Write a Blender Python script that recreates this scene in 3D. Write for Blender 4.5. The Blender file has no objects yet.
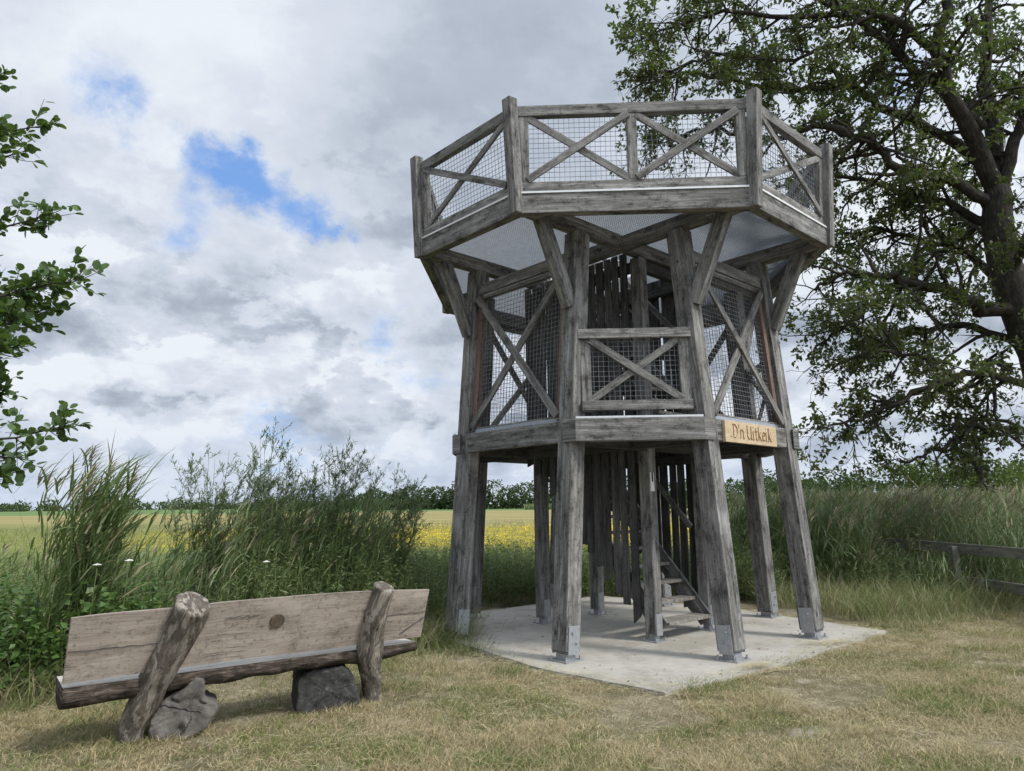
import bpy, bmesh, math, random
import numpy as np
from mathutils import Vector, Matrix, noise
R = math.radians
rng = np.random.default_rng(7)
random.seed(7)
sc = bpy.context.scene
COL = sc.collection

# ------------------------------------------------------------------ camera
cam_d = bpy.data.cameras.new('camera')
cam = bpy.data.objects.new('camera', cam_d)
COL.objects.link(cam)
cam_d.sensor_width = 36.0
cam_d.lens = 710.8 / 1024 * 36.0
cam_d.clip_start = 0.05
cam_d.clip_end = 6000
a = R(10.03); ro = R(0.654)
right = Vector((1, 0, 0)); up = Vector((0, -math.sin(a), math.cos(a))); fwd = Vector((0, math.cos(a), math.sin(a)))
r2 = right * math.cos(ro) - up * math.sin(ro)
u2 = right * math.sin(ro) + up * math.cos(ro)
M3 = Matrix((r2, u2, -fwd)).transposed()
cam.matrix_world = Matrix.Translation((0, 0, 1.6)) @ M3.to_4x4()
sc.camera = cam

# ------------------------------------------------------------------ sky, sun, exposure
SUN_EL, SUN_AZ = 48, 120          # azimuth measured clockwise from +Y (view direction)
EXPOSURE = 0.45
sc.view_settings.view_transform = 'Standard'
sc.view_settings.look = 'None'
sc.view_settings.exposure = EXPOSURE
sc.view_settings.gamma = 1
world = bpy.data.worlds.new('World'); sc.world = world
world.use_nodes = True

class NT:
    """tiny helper for writing node trees"""
    def __init__(s, tree): s.t = tree; s.n = tree.nodes; s.l = tree.links
    def new(s, typ, **kw):
        nd = s.n.new(typ)
        for k, v in kw.items(): setattr(nd, k, v)
        return nd
    def put(s, sock, v):
        if isinstance(v, bpy.types.NodeSocket): s.l.new(v, sock)
        elif v is not None: sock.default_value = v
    def math(s, op, x, y=None, z=None, clamp=False):
        nd = s.new('ShaderNodeMath', operation=op, use_clamp=clamp)
        s.put(nd.inputs[0], x); s.put(nd.inputs[1], y)
        if z is not None: s.put(nd.inputs[2], z)
        return nd.outputs[0]
    def vmath(s, op, x, y=None):
        nd = s.new('ShaderNodeVectorMath', operation=op)
        s.put(nd.inputs[0], x); s.put(nd.inputs[1], y)
        return nd.outputs['Value'] if op in ('DOT_PRODUCT', 'LENGTH', 'DISTANCE') else nd.outputs[0]
    def noise(s, vec, scale, detail=4, rough=.55, dist=0, col=False):
        nd = s.new('ShaderNodeTexNoise')
        s.put(nd.inputs['Vector'], vec); nd.inputs['Scale'].default_value = scale
        nd.inputs['Detail'].default_value = detail; nd.inputs['Roughness'].default_value = rough
        nd.inputs['Distortion'].default_value = dist
        return nd.outputs['Color' if col else 'Fac']
    def mapping(s, vec, scale=(1, 1, 1), loc=(0, 0, 0)):
        nd = s.new('ShaderNodeMapping'); s.put(nd.inputs['Vector'], vec)
        nd.inputs['Scale'].default_value = scale; nd.inputs['Location'].default_value = loc
        return nd.outputs[0]
    def ramp(s, fac, stops, interp='LINEAR'):
        nd = s.new('ShaderNodeValToRGB'); s.put(nd.inputs[0], fac)
        cr = nd.color_ramp; cr.interpolation = interp
        while len(cr.elements) < len(stops): cr.elements.new(.5)
        for e, (p, c) in zip(cr.elements, stops):
            e.position = p; e.color = (c, c, c, 1) if isinstance(c, (int, float)) else (*c, 1)
        return nd.outputs[0]
    def mix(s, fac, x, y, blend='MIX'):
        nd = s.new('ShaderNodeMix', data_type='RGBA', blend_type=blend)
        s.put(nd.inputs[0], fac)
        for k, v in ((6, x), (7, y)):
            if isinstance(v, tuple) and len(v) == 3: v = (*v, 1)
            s.put(nd.inputs[k], v)
        return nd.outputs[2]
    def maprange(s, v, a0, a1, b0=0., b1=1., smooth=True):
        nd = s.new('ShaderNodeMapRange'); nd.interpolation_type = 'SMOOTHSTEP' if smooth else 'LINEAR'
        s.put(nd.inputs[0], v)
        for i, q in enumerate((a0, a1, b0, b1)): nd.inputs[i + 1].default_value = q
        return nd.outputs[0]

def build_sky():
    t = NT(world.node_tree); t.n.clear()
    out = t.new('ShaderNodeOutputWorld'); bg = t.new('ShaderNodeBackground')
    t.l.new(bg.outputs[0], out.inputs[0])
    sky = t.new('ShaderNodeTexSky', sky_type='NISHITA'); sky.sun_disc = False
    sky.sun_elevation = R(SUN_EL); sky.sun_rotation = R(SUN_AZ)
    d = t.vmath('NORMALIZE', t.new('ShaderNodeTexCoord').outputs['Generated'])
    sep = t.new('ShaderNodeSeparateXYZ'); t.l.new(d, sep.inputs[0]); dz = sep.outputs[2]
    z = t.math('MAXIMUM', dz, 0.0)
    den = t.math('ADD', z, 0.22)
    comb = t.new('ShaderNodeCombineXYZ')
    t.put(comb.inputs[0], t.math('DIVIDE', sep.outputs[0], den)); t.put(comb.inputs[1], t.math('DIVIDE', sep.outputs[1], den))
    P = comb.outputs[0]                                   # cloud layer seen from below
    warp = t.vmath('MULTIPLY', t.vmath('SUBTRACT', t.noise(P, 1.6, 4, .55, col=True), (.5, .5, .5)), (.35, .35, 0))
    Pw = t.vmath('ADD', P, warp)
    big = t.noise(t.mapping(Pw, loc=(3.1, 7.4, 0)), .9, 3, .5)
    mid = t.noise(t.mapping(Pw, loc=(1.2, .4, 2)), 2.6, 9, .58)
    fine = t.noise(t.mapping(Pw, loc=(9.2, 3.4, 5)), 8.0, 9, .62)
    dens = t.math('ADD', t.math('MULTIPLY', big, .40), t.math('ADD', t.math('MULTIPLY', mid, .42), t.math('MULTIPLY', fine, .26)))
    wob = t.vmath('MULTIPLY', t.vmath('SUBTRACT', t.noise(d, 7, 6, .62, col=True), (.5, .5, .5)), (.20, .20, .20))
    dw = t.vmath('ADD', d, wob)
    def px(x, y):
        return tuple((r2 * (x - 512) + u2 * (385.5 - y) + fwd * 710.8).normalized())
    def blobs(lst):
        tot = None
        for (x, y, ra, am) in lst:                        # a gap or a bank of the layer in one part of the sky
            b = t.math('MULTIPLY', t.maprange(t.vmath('DISTANCE', dw, px(x, y)), 0.0, ra, 1, 0), am)
            tot = b if tot is None else t.math('ADD', tot, b)
        return tot
    cover = t.math('SUBTRACT', t.math('ADD', dens, .12), blobs(HOLES))
    alpha = t.maprange(cover, .34, .60)
    # heaped lower clouds: pale tops over grey flat bases
    dq = t.vmath('MULTIPLY', t.vmath('ADD', d, t.vmath('MULTIPLY', wob, (.25, .25, .12))), (1, 1, 1.75))
    def heap(off): return t.noise(t.vmath('ADD', dq, (1.7, .6, 2.2 + off)), 5.4, 12, .60)
    h0 = heap(0); h1 = heap(.07)
    rel = t.math('SUBTRACT', h0, h1)
    low = t.maprange(dz, .14, .58, 1, .06)
    thick = t.noise(t.mapping(Pw, loc=(5.7, 2.2, 1)), 1.15, 6, .55)
    th = t.math('ADD', t.math('ADD', t.math('MULTIPLY', thick, .66), t.math('MULTIPLY', mid, .21)), t.math('MULTIPLY', fine, .10))
    th = t.math('ADD', th, blobs(BANKS))
    th = t.math('SUBTRACT', th, t.math('MULTIPLY', t.math('MULTIPLY', rel, low), 1.55))
    rim = t.math('MULTIPLY', t.maprange(h0, .465, .515), t.maprange(h0, .52, .62, 1, 0))
    lo2 = t.maprange(dz, .10, .62, 1, .12)
    th = t.math('SUBTRACT', th, t.math('MULTIPLY', t.math('MULTIPLY', rim, lo2), .13))
    th = t.math('ADD', th, t.math('MULTIPLY', t.math('MULTIPLY', t.maprange(h0, .54, .68), lo2), .14))
    cl = t.ramp(th, [(.26, (6.3, 6.65, 7.1)), (.37, (5.25, 5.65, 6.35)), (.49, (4.6, 5.05, 5.75)), (.60, (3.55, 4.0, 4.7)), (.76, (2.6, 2.98, 3.6))])
    blue = t.mix(.6, sky.outputs[0], (1.7, 3.6, 7.8))
    col = t.mix(alpha, blue, cl)
    hz = t.maprange(dz, 0.0, .15, 1, 0)
    col = t.mix(t.math('MULTIPLY', hz, .5), col, (3.95, 4.75, 6.1))
    # the veil is brightest round the hidden sun, behind and above the viewer
    glow = t.maprange(t.vmath('DOT_PRODUCT', d, (math.sin(R(SUN_AZ)) * math.cos(R(SUN_EL)), math.cos(R(SUN_AZ)) * math.cos(R(SUN_EL)), math.sin(R(SUN_EL)))), .25, 1.0, 1.0, 2.6)
    gl = t.new('ShaderNodeVectorMath', operation='SCALE'); t.l.new(col, gl.inputs[0]); t.l.new(glow, gl.inputs['Scale']); col = gl.outputs[0]
    t.l.new(col, bg.inputs[0]); bg.inputs[1].default_value = 0.098
HOLES = [(215, 155, .084, .31), (262, 188, .072, .25), (312, 210, .07, .24), (105, 95, .09, .16), (185, 230, .08, .21), (330, 228, .04, .14),
         (385, 335, .06, .13), (410, 385, .07, .13), (285, 425, .10, .19), (900, 90, .14, .22), (760, 35, .10, .2), (130, 130, .06, .12)]
BANKS = [(430, 60, .30, .06), (560, 70, .34, .09), (400, 170, .18, .08), (520, 260, .2, .05), (500, 30, .22, .05), (120, 335, .13, .06), (290, 385, .11, .05), (250, 320, .15, .0), (330, 250, .12, -.12), (100, 290, .2, -.09),
         (60, 40, .3, -.10), (200, 60, .25, -.09), (860, 120, .4, -.16), (300, 330, .10, .07), (250, 455, .14, -.08), (250, 10, .2, -.06)]
build_sky()

sun_d = bpy.data.lights.new('sun', 'SUN'); sun_d.energy = 2.3; sun_d.angle = R(11); sun_d.color = (1, .95, .87)
sun = bpy.data.objects.new('sun', sun_d); COL.objects.link(sun)
sd = Vector((math.sin(R(SUN_AZ)) * math.cos(R(SUN_EL)), math.cos(R(SUN_AZ)) * math.cos(R(SUN_EL)), math.sin(R(SUN_EL))))
sun.rotation_euler = sd.to_track_quat('Z', 'Y').to_euler(); sun.location = (0, 0, 40)

# ------------------------------------------------------------------ helpers
def tag(o, label=None, cat=None, group=None, kind=None):
    if label: o['label'] = label
    if cat: o['category'] = cat
    if group: o['group'] = group
    if kind: o['kind'] = kind
    return o

def empty(name, loc=(0, 0, 0), rz=0):
    o = bpy.data.objects.new(name, None); COL.objects.link(o)
    o.location = loc; o.rotation_euler = (0, 0, rz); o.empty_display_size = .3
    return o

def copy_tree(o, parent, rz):
    c = o.copy(); COL.objects.link(c); c.parent = parent; c.rotation_euler = (0, 0, rz)
    for ch in o.children:
        k = ch.copy(); COL.objects.link(k); k.parent = c
    return c

def link_mesh(name, verts, faces, mat, parent=None, uvs=None, smooth=False):
    me = bpy.data.meshes.new(name); me.from_pydata(verts, [], faces)
    if uvs is not None:
        l = me.uv_layers.new(name='UVMap'); l.data.foreach_set('uv', np.asarray(uvs, dtype=np.float32).ravel())
    if mat: me.materials.append(mat)
    if smooth: me.polygons.foreach_set('use_smooth', [True] * len(me.polygons))
    me.update()
    o = bpy.data.objects.new(name, me); COL.objects.link(o)
    if parent: o.parent = parent
    return o

def np_mesh(name, V, quads=None, tris=None, mat=None, parent=None, smooth=False):
    """large meshes from numpy arrays"""
    V = np.asarray(V, np.float32).reshape(-1, 3)
    idx = []; tot = []
    if quads is not None and len(quads): idx.append(np.asarray(quads).ravel()); tot.append(np.full(len(quads), 4))
    if tris is not None and len(tris): idx.append(np.asarray(tris).ravel()); tot.append(np.full(len(tris), 3))
    idx = np.concatenate(idx).astype(np.int32); tot = np.concatenate(tot).astype(np.int32)
    me = bpy.data.meshes.new(name)
    me.vertices.add(len(V)); me.vertices.foreach_set('co', V.ravel())
    me.loops.add(len(idx)); me.loops.foreach_set('vertex_index', idx)
    me.polygons.add(len(tot))
    st = np.concatenate([[0], np.cumsum(tot)[:-1]]).astype(np.int32)
    me.polygons.foreach_set('loop_start', st); me.polygons.foreach_set('loop_total', tot)
    if smooth: me.polygons.foreach_set('use_smooth', np.ones(len(tot), bool))
    me.update(calc_edges=True); me.validate()
    if mat: me.materials.append(mat)
    o = bpy.data.objects.new(name, me); COL.objects.link(o)
    if parent: o.parent = parent
    return o

class MB:
    def __init__(s): s.v = []; s.f = []; s.uv = []
    def beam(s, p0, p1, w, h, side=(0, 0, 1), m0=0, m1=0, n0=0, n1=0, wob=.0):
        """square timber from p0 to p1; w across `side`, h across the third axis; m/n slant the ends along side / third axis"""
        p0 = Vector(p0); p1 = Vector(p1); ax = p1 - p0; L = ax.length; ax.normalize()
        sd_ = Vector(side); sd_ = (sd_ - ax * sd_.dot(ax)).normalized(); tv = ax.cross(sd_)
        b = len(s.v); uo = random.uniform(0, 40); vo = random.uniform(0, 40)
        cs = [(-1, -1), (1, -1), (1, 1), (-1, 1)]
        for (p, m, n) in ((p0, m0, n0), (p1, m1, n1)):
            for (i, j) in cs:
                s.v.append(tuple(p + sd_ * (i * w / 2) + tv * (j * h / 2) + ax * (i * m + j * n)))
        per = [0, w, w + h, 2 * w + h, 2 * w + 2 * h]
        for k in range(4):
            k2 = (k + 1) % 4
            s.f.append((b + k, b + k2, b + 4 + k2, b + 4 + k))
            s.uv += [(uo, vo + per[k]), (uo, vo + per[k + 1]), (uo + L, vo + per[k + 1]), (uo + L, vo + per[k])]
        s.f.append((b + 3, b + 2, b + 1, b)); s.uv += [(uo, vo), (uo + .05, vo), (uo + .05, vo + h), (uo, vo + h)]
        s.f.append((b + 4, b + 5, b + 6, b + 7)); s.uv += [(uo + 3, vo), (uo + 3.05, vo), (uo + 3.05, vo + h), (uo + 3, vo + h)]
        return s
    def box(s, c, d, side=(0, 1, 0)):
        c = Vector(c)
        return s.beam(c - Vector((0, 0, d[2] / 2)), c + Vector((0, 0, d[2] / 2)), d[1], d[0], side)
    def tube(s, pts, rad, n=8, cap=True, ell=1.0, jit=0.0):
        pts = [Vector(p) for p in pts]; b0 = len(s.v); Lc = 0; prev = None; uo = random.uniform(0, 30)
        for i, p in enumerate(pts):
            tdir = (pts[min(i + 1, len(pts) - 1)] - pts[max(i - 1, 0)]).normalized()
            if prev is None:
                ref = Vector((0, 0, 1)) if abs(tdir.z) < .9 else Vector((1, 0, 0))
                x = tdir.cross(ref).normalized()
            else: x = (prev - tdir * prev.dot(tdir)).normalized()
            prev = x; y = tdir.cross(x)
            r = rad[i] if not isinstance(rad, (int, float)) else rad
            for k in range(n):
                an = 2 * math.pi * k / n; rr = r * (1 + (random.uniform(-jit, jit) if jit else 0))
                s.v.append(tuple(p + x * (math.cos(an) * rr) + y * (math.sin(an) * rr * ell)))
        for i in range(len(pts) - 1):
            L2 = Lc + (pts[i + 1] - pts[i]).length
            for k in range(n):
                k2 = (k + 1) % n; b = b0 + i * n
                s.f.append((b + k, b + k2, b + n + k2, b + n + k))
                w = 6.28 * (rad[i] if not isinstance(rad, (int, float)) else rad) / n
                s.uv += [(uo + Lc, k * w), (uo + Lc, (k + 1) * w), (uo + L2, (k + 1) * w), (uo + L2, k * w)]
            Lc = L2
        if cap:
            s.f.append(tuple(b0 + k for k in reversed(range(n)))); s.uv += [(uo + math.cos(6.28 * k / n) * .1, math.sin(6.28 * k / n) * .1) for k in reversed(range(n))]
            e = b0 + (len(pts) - 1) * n
            s.f.append(tuple(e + k for k in range(n))); s.uv += [(uo + math.cos(6.28 * k / n) * .1, math.sin(6.28 * k / n) * .1) for k in range(n)]
        return s
    def build(s, name, mat, parent=None, bevel=0.0, smooth=False):
        o = link_mesh(name, s.v, s.f, mat, parent, s.uv, smooth)
        if bevel:
            m = o.modifiers.new('bevel', 'BEVEL'); m.width = bevel; m.segments = 2; m.limit_method = 'ANGLE'; m.angle_limit = R(40)
        return o

# ------------------------------------------------------------------ materials
def new_mat(name):
    m = bpy.data.materials.new(name); m.use_nodes = True
    t = NT(m.node_tree); t.n.clear()
    out = t.new('ShaderNodeOutputMaterial'); bs = t.new('ShaderNodeBsdfPrincipled')
    t.l.new(bs.outputs[0], out.inputs[0])
    return m, t, bs, out

def bump(t, bs, h, strength=.4, dist=.01):
    b = t.new('ShaderNodeBump'); b.inputs['Strength'].default_value = strength; b.inputs['Distance'].default_value = dist
    t.l.new(h, b.inputs['Height']); t.l.new(b.outputs[0], bs.inputs['Normal'])

def wood(name, dark, mid, light, stain=.7, tint=(0, 0, 0), bscale=1.0):
    m, t, bs, out = new_mat(name)
    uv = t.new('ShaderNodeTexCoord').outputs['UV']; ob = t.new('ShaderNodeTexCoord').outputs['Object']
    wv = t.vmath('MULTIPLY', t.vmath('SUBTRACT', t.noise(uv, 2.2, 3, .5, col=True), (.5, .5, .5)), (0, .05, 0))
    u2_ = t.vmath('ADD', uv, wv)
    grain = t.noise(t.mapping(u2_, (2.5, 95, 1)), 1, 5, .65)
    band = t.noise(t.mapping(u2_, (.9, 17, 1)), 1, 4, .6)
    blot = t.noise(t.mapping(uv, (3.2, 8, 1)), 1, 7, .72, .3)
    spot = t.noise(ob, 21, 5, .7)
    g = t.math('ADD', t.math('MULTIPLY', grain, .45), t.math('MULTIPLY', band, .55))
    col = t.ramp(g, [(.30, dark), (.5, mid), (.68, light)])
    st = t.math('MULTIPLY', t.maprange(blot, .47, .68), stain)
    col = t.mix(st, col, tuple(c * .45 for c in dark))
    col = t.mix(t.math('MULTIPLY', t.maprange(spot, .54, .68), .6), col, tuple(c * .5 for c in dark))
    speck = t.noise(t.mapping(uv, (38, 85, 1)), 1, 3, .7)
    col = t.mix(t.math('MULTIPLY', t.math('MULTIPLY', t.maprange(speck, .54, .64), t.maprange(blot, .40, .56)), .6), col, tuple(c * .5 for c in dark))
    wash = t.noise(t.mapping(uv, (1.3, 3.5, 1), (9, 4, 0)), 1, 4, .6)
    col = t.mix(t.math('MULTIPLY', t.maprange(wash, .52, .7), .35), col, tuple(min(1, c * 1.25) for c in light))
    # drying checks: thin dark splits along the grain
    ck = t.noise(t.mapping(u2_, (.7, 42, 1), (5, 3, 0)), 1, 2, .5)
    ckm = t.math('MULTIPLY', t.maprange(t.math('ABSOLUTE', t.math('SUBTRACT', ck, .5)), 0.0, .012, 1, 0), t.maprange(t.noise(uv, 1.7, 2), .48, .6))
    col = t.mix(t.math('MULTIPLY', ckm, .8), col, (.012, .011, .010))
    # knots
    vo = t.new('ShaderNodeTexVoronoi'); t.l.new(t.mapping(uv, (1.7, 4.5, 1)), vo.inputs['Vector']); vo.inputs['Scale'].default_value = 1
    kn = t.maprange(vo.outputs['Distance'], .04, .11, 1, 0)
    col = t.mix(t.math('MULTIPLY', kn, .7), col, tuple(c * .35 for c in dark))
    # every timber weathered a little differently
    ri = t.new('ShaderNodeNewGeometry').outputs['Random Per Island']
    hs = t.new('ShaderNodeHueSaturation'); t.l.new(col, hs.inputs['Color']); t.put(hs.inputs['Value'], t.maprange(ri, 0, 1, .70, 1.28, False))
    hs.inputs['Saturation'].default_value = 1
    t.l.new(hs.outputs[0], bs.inputs['Base Color'])
    bs.inputs['Roughness'].default_value = .85; bs.inputs['Specular IOR Level'].default_value = .25
    h = t.math('SUBTRACT', t.math('ADD', t.math('MULTIPLY', grain, .6), t.math('MULTIPLY', band, .5)), t.math('MULTIPLY', ckm, 1.0))
    bump(t, bs, h, .55 * bscale, .008)
    return m

W_GREY = wood('weathered_oak', (.050, .048, .045), (.185, .180, .170), (.43, .422, .405), .86)
W_SHADED = wood('weathered_oak_shaded', (.028, .027, .025), (.07, .068, .064), (.15, .147, .14), .65)  # oak darkened to put under-deck shade into joists, planks and plates
W_BENCH = wood('bench_plank_wood', (.165, .135, .11), (.315, .268, .225), (.43, .375, .32), .42, bscale=.6)
W_SIGN = wood('fresh_larch', (.44, .33, .20), (.56, .44, .285), (.66, .54, .38), .08, bscale=.3)
W_FENCE = wood('mossy_fence_wood', (.11, .11, .09), (.21, .207, .175), (.31, .305, .265), .4)
W_RED = wood('brown_larch_post', (.085, .06, .05), (.19, .135, .112), (.30, .225, .19), .4)
W_CUT = wood('sawn_treads', (.12, .112, .10), (.25, .235, .21), (.38, .36, .33), .4)

def bark(name, c1, c2, c3, scale=1.0, pale=None, dist=.02):
    m, t, bs, out = new_mat(name)
    uv = t.new('ShaderNodeTexCoord').outputs['UV']; ob = t.new('ShaderNodeTexCoord').outputs['Object']
    n1 = t.noise(t.mapping(uv, (5 * scale, 30 * scale, 1)), 1, 5, .65, .4)
    n2 = t.noise(ob, 7 * scale, 6, .65)
    col = t.ramp(t.math('ADD', t.math('MULTIPLY', n1, .6), t.math('MULTIPLY', n2, .4)), [(.34, c1), (.5, c2), (.66, c3)])
    h = t.math('ADD', n1, t.math('MULTIPLY', n2, .7))
    if pale:
        pk = t.maprange(t.noise(t.mapping(uv, (4.5, 11, 1)), 1, 8, .68, .6), .44, .56)
        wd = t.ramp(t.noise(t.mapping(uv, (4, 60, 1)), 1, 4, .6), [(.3, tuple(c * .6 for c in pale)), (.65, pale)])
        col = t.mix(pk, col, wd)
        h = t.math('SUBTRACT', h, t.math('MULTIPLY', pk, .8))
    t.l.new(col, bs.inputs['Base Color']); bs.inputs['Roughness'].default_value = .92; bs.inputs['Specular IOR Level'].default_value = .15
    bump(t, bs, h, .9, dist)
    return m

B_OAK = bark('oak_bark', (.016, .015, .012), (.042, .038, .032), (.09, .084, .07))
B_POST = bark('peeling_bark', (.04, .033, .026), (.13, .11, .09), (.23, .20, .168), 1.6, (.36, .32, .268))
B_LIVE = bark('live_edge_bark', (.014, .011, .009), (.05, .04, .032), (.17, .14, .115), 1.3)
B_STUMP = bark('stump_wood', (.04, .037, .033), (.135, .123, .11), (.27, .25, .222), 1.4)
B_STUMP2 = bark('charred_stump_wood', (.012, .012, .011), (.058, .057, .053), (.25, .245, .23), 2.6)
B_TWIG = bark('twig_bark', (.03, .03, .02), (.06, .055, .04), (.10, .09, .07))

def leafmat(name, c1, c2, trans=.35, rough=.5, spec=.4, dry=None, dryamt=.12, patch=None):
    m, t, bs, out = new_mat(name)
    ri = t.new('ShaderNodeNewGeometry'); r_ = ri.outputs['Random Per Island']
    nz = t.noise(ri.outputs['Position'], 1.1, 3, .6)
    f = t.math('ADD', t.math('MULTIPLY', r_, .6), t.math('MULTIPLY', t.maprange(nz, .3, .7), .4))
    col = t.mix(f, c1, c2)
    if dry is not None:
        k = t.math('FRACT', t.math('MULTIPLY', r_, 37.13))
        if patch:
            pn = t.noise(ri.outputs['Position'], patch[0], 4, .6)
            k = t.math('SUBTRACT', k, t.maprange(pn, patch[1], patch[2], 0, patch[3]))
        col = t.mix(t.math('LESS_THAN', k, dryamt), col, t.mix(r_, dry, tuple(c * .50 for c in dry)))
    t.l.new(col, bs.inputs['Base Color']); bs.inputs['Roughness'].default_value = rough; bs.inputs['Specular IOR Level'].default_value = spec
    tr = t.new('ShaderNodeBsdfTranslucent'); t.l.new(t.mix(.5, col, (.16, .26, .03), 'MIX'), tr.inputs[0])
    ms = t.new('ShaderNodeMixShader'); ms.inputs[0].default_value = trans
    t.l.new(bs.outputs[0], ms.inputs[1]); t.l.new(tr.outputs[0], ms.inputs[2]); t.l.new(ms.outputs[0], out.inputs[0])
    return m

L_OAK = leafmat('oak_leaves', (.036, .050, .019), (.094, .108, .044), .35, dry=(.13, .10, .03), dryamt=.05)
L_ALDER = leafmat('alder_leaves', (.038, .080, .022), (.095, .160, .045), .30, .35, .5)
L_REED = leafmat('reed_leaves', (.075, .120, .046), (.185, .245, .100), .30, dry=(.38, .33, .20), dryamt=.10)
L_PLUME = leafmat('reed_plumes', (.24, .20, .14), (.42, .37, .27), .3, .8, .1)
L_HERB = leafmat('herb_leaves', (.080, .122, .044), (.190, .235, .092), .30, dry=(.25, .22, .13), dryamt=.05)
L_WILLOW = leafmat('willow_leaves', (.095, .135, .062), (.20, .245, .12), .30)
L_BRAMBLE = leafmat('bramble_leaves', (.050, .105, .028), (.130, .215, .060), .30, .45, dry=(.28, .30, .05), dryamt=.03)
L_TALLGRASS = leafmat('tall_grass_blades', (.13, .175, .062), (.27, .30, .12), .3, dry=(.44, .375, .23), dryamt=.38)
L_LAWN = leafmat('mown_grass_blades', (.095, .140, .034), (.20, .245, .068), .25, .6, .2, dry=(.57, .475, .28), dryamt=.50, patch=(.85, .42, .55, .60))
L_HAY = leafmat('dry_hay', (.42, .36, .22), (.66, .585, .40), .2, .7, .2)
L_FAR = leafmat('far_leaves', (.030, .052, .024), (.062, .090, .038), .25, .7, .1)
L_BUSH = leafmat('bush_leaves', (.050, .080, .024), (.115, .140, .045), .3, .6, .2)

def simple(name, col, rough=.6, metal=0., nscale=20, var=.25, spec=.5, bstr=0.):
    m, t, bs, out = new_mat(name)
    ob = t.new('ShaderNodeTexCoord').outputs['Object']
    n = t.noise(ob, nscale, 5, .65)
    c = t.ramp(n, [(.3, tuple(x * (1 - var) for x in col)), (.7, tuple(x * (1 + var) for x in col))])
    t.l.new(c, bs.inputs['Base Color']); bs.inputs['Roughness'].default_value = rough; bs.inputs['Metallic'].default_value = metal
    bs.inputs['Specular IOR Level'].default_value = spec
    if bstr: bump(t, bs, n, bstr, .004)
    return m

STEEL = simple('galvanised_steel', (.34, .35, .365), .5, .55, 30, .2)
WIRE = simple('galvanised_wire', (.17, .175, .18), .55, .5, 30, .2)
GRATE = simple('galvanised_grating', (.30, .335, .385), .55, .25, 14, .12)
ALU = simple('bright_edge_angle', (.62, .63, .64), .5, .2, 20, .1)
RUST = simple('dark_bolt_steel', (.06, .052, .045), .6, .6, 30, .3)
PLASTIC = simple('white_plastic', (.72, .72, .70), .45, 0, 12, .05)
INK = simple('dark_marking', (.03, .03, .03), .6)
CARVE = simple('burnt_lettering', (.17, .10, .05), .85, 0, 40, .3, .1)
PETAL = simple('white_petals', (.75, .76, .70), .7)

def concrete():
    m, t, bs, out = new_mat('concrete')
    ob = t.new('ShaderNodeNewGeometry').outputs['Position']
    n1 = t.noise(ob, 1.1, 6, .65); n2 = t.noise(ob, 9, 6, .7); n3 = t.noise(ob, 90, 3, .6)
    c = t.ramp(t.math('ADD', t.math('MULTIPLY', n1, .6), t.math('MULTIPLY', n2, .4)), [(.30, (.25, .235, .20)), (.47, (.365, .35, .31)), (.66, (.46, .445, .40))])
    c = t.mix(t.math('MULTIPLY', t.maprange(n2, .6, .75), .5), c, (.25, .22, .17))
    dr = t.maprange(t.noise(ob, 2.3, 5, .7), .56, .68)
    c = t.mix(t.math('MULTIPLY', dr, .38), c, (.24, .205, .15))
    dm = t.maprange(t.noise(t.mapping(ob, loc=(7, 3, 0)), .8, 6, .68), .50, .62)
    c = t.mix(t.math('MULTIPLY', dm, .5), c, (.225, .205, .165))
    sw = t.noise(t.mapping(ob, (3, 26, 1)), 1, 4, .6, .5)
    c = t.mix(t.math('MULTIPLY', t.maprange(sw, .55, .7), .22), c, (.24, .22, .18))
    vo = t.new('ShaderNodeTexVoronoi'); t.l.new(ob, vo.inputs['Vector']); vo.inputs['Scale'].default_value = 6
    c = t.mix(t.math('MULTIPLY', t.maprange(vo.outputs['Distance'], .03, .08, 1, 0), .6), c, (.13, .11, .08))
    t.l.new(c, bs.inputs['Base Color']); bs.inputs['Roughness'].default_value = .9; bs.inputs['Specular IOR Level'].default_value = .25
    bump(t, bs, t.math('ADD', n3, n2), .35, .004)
    return m
CONC = concrete()

def soil():
    m, t, bs, out = new_mat('dry_turf')
    ob = t.new('ShaderNodeNewGeometry').outputs['Position']
    n1 = t.noise(ob, .75, 4, .6); n2 = t.noise(ob, 4, 6, .7); n3 = t.noise(ob, 45, 5, .7)
    str_ = t.noise(t.mapping(ob, (26, 70, 1)), 1, 4, .7, .8)
    c = t.ramp(t.math('ADD', t.math('MULTIPLY', n2, .5), t.math('MULTIPLY', n3, .5)), [(.32, (.10, .085, .052)), (.5, (.255, .22, .142)), (.66, (.46, .41, .29))])
    c = t.mix(t.math('MULTIPLY', t.maprange(n1, .47, .60), .5), c, (.085, .085, .038))
    dk = t.maprange(t.noise(t.mapping(ob, loc=(1, 8, 0)), 2.6, 5, .7), .53, .66)
    c = t.mix(t.math('MULTIPLY', dk, .55), c, (.13, .10, .062))
    bare = t.maprange(t.noise(t.mapping(ob, loc=(4, 2, 0)), .9, 5, .66), .56, .64)
    c = t.mix(t.math('MULTIPLY', bare, .85), c, t.ramp(n2, [(.3, (.33, .285, .215)), (.7, (.50, .45, .355))]))
    t.l.new(c, bs.inputs['Base Color']); bs.inputs['Roughness'].default_value = .95; bs.inputs['Specular IOR Level'].default_value = .1
    bump(t, bs, t.math('ADD', t.math('ADD', n3, n2), str_), .9, .02)
    return m
SOIL = soil()

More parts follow.
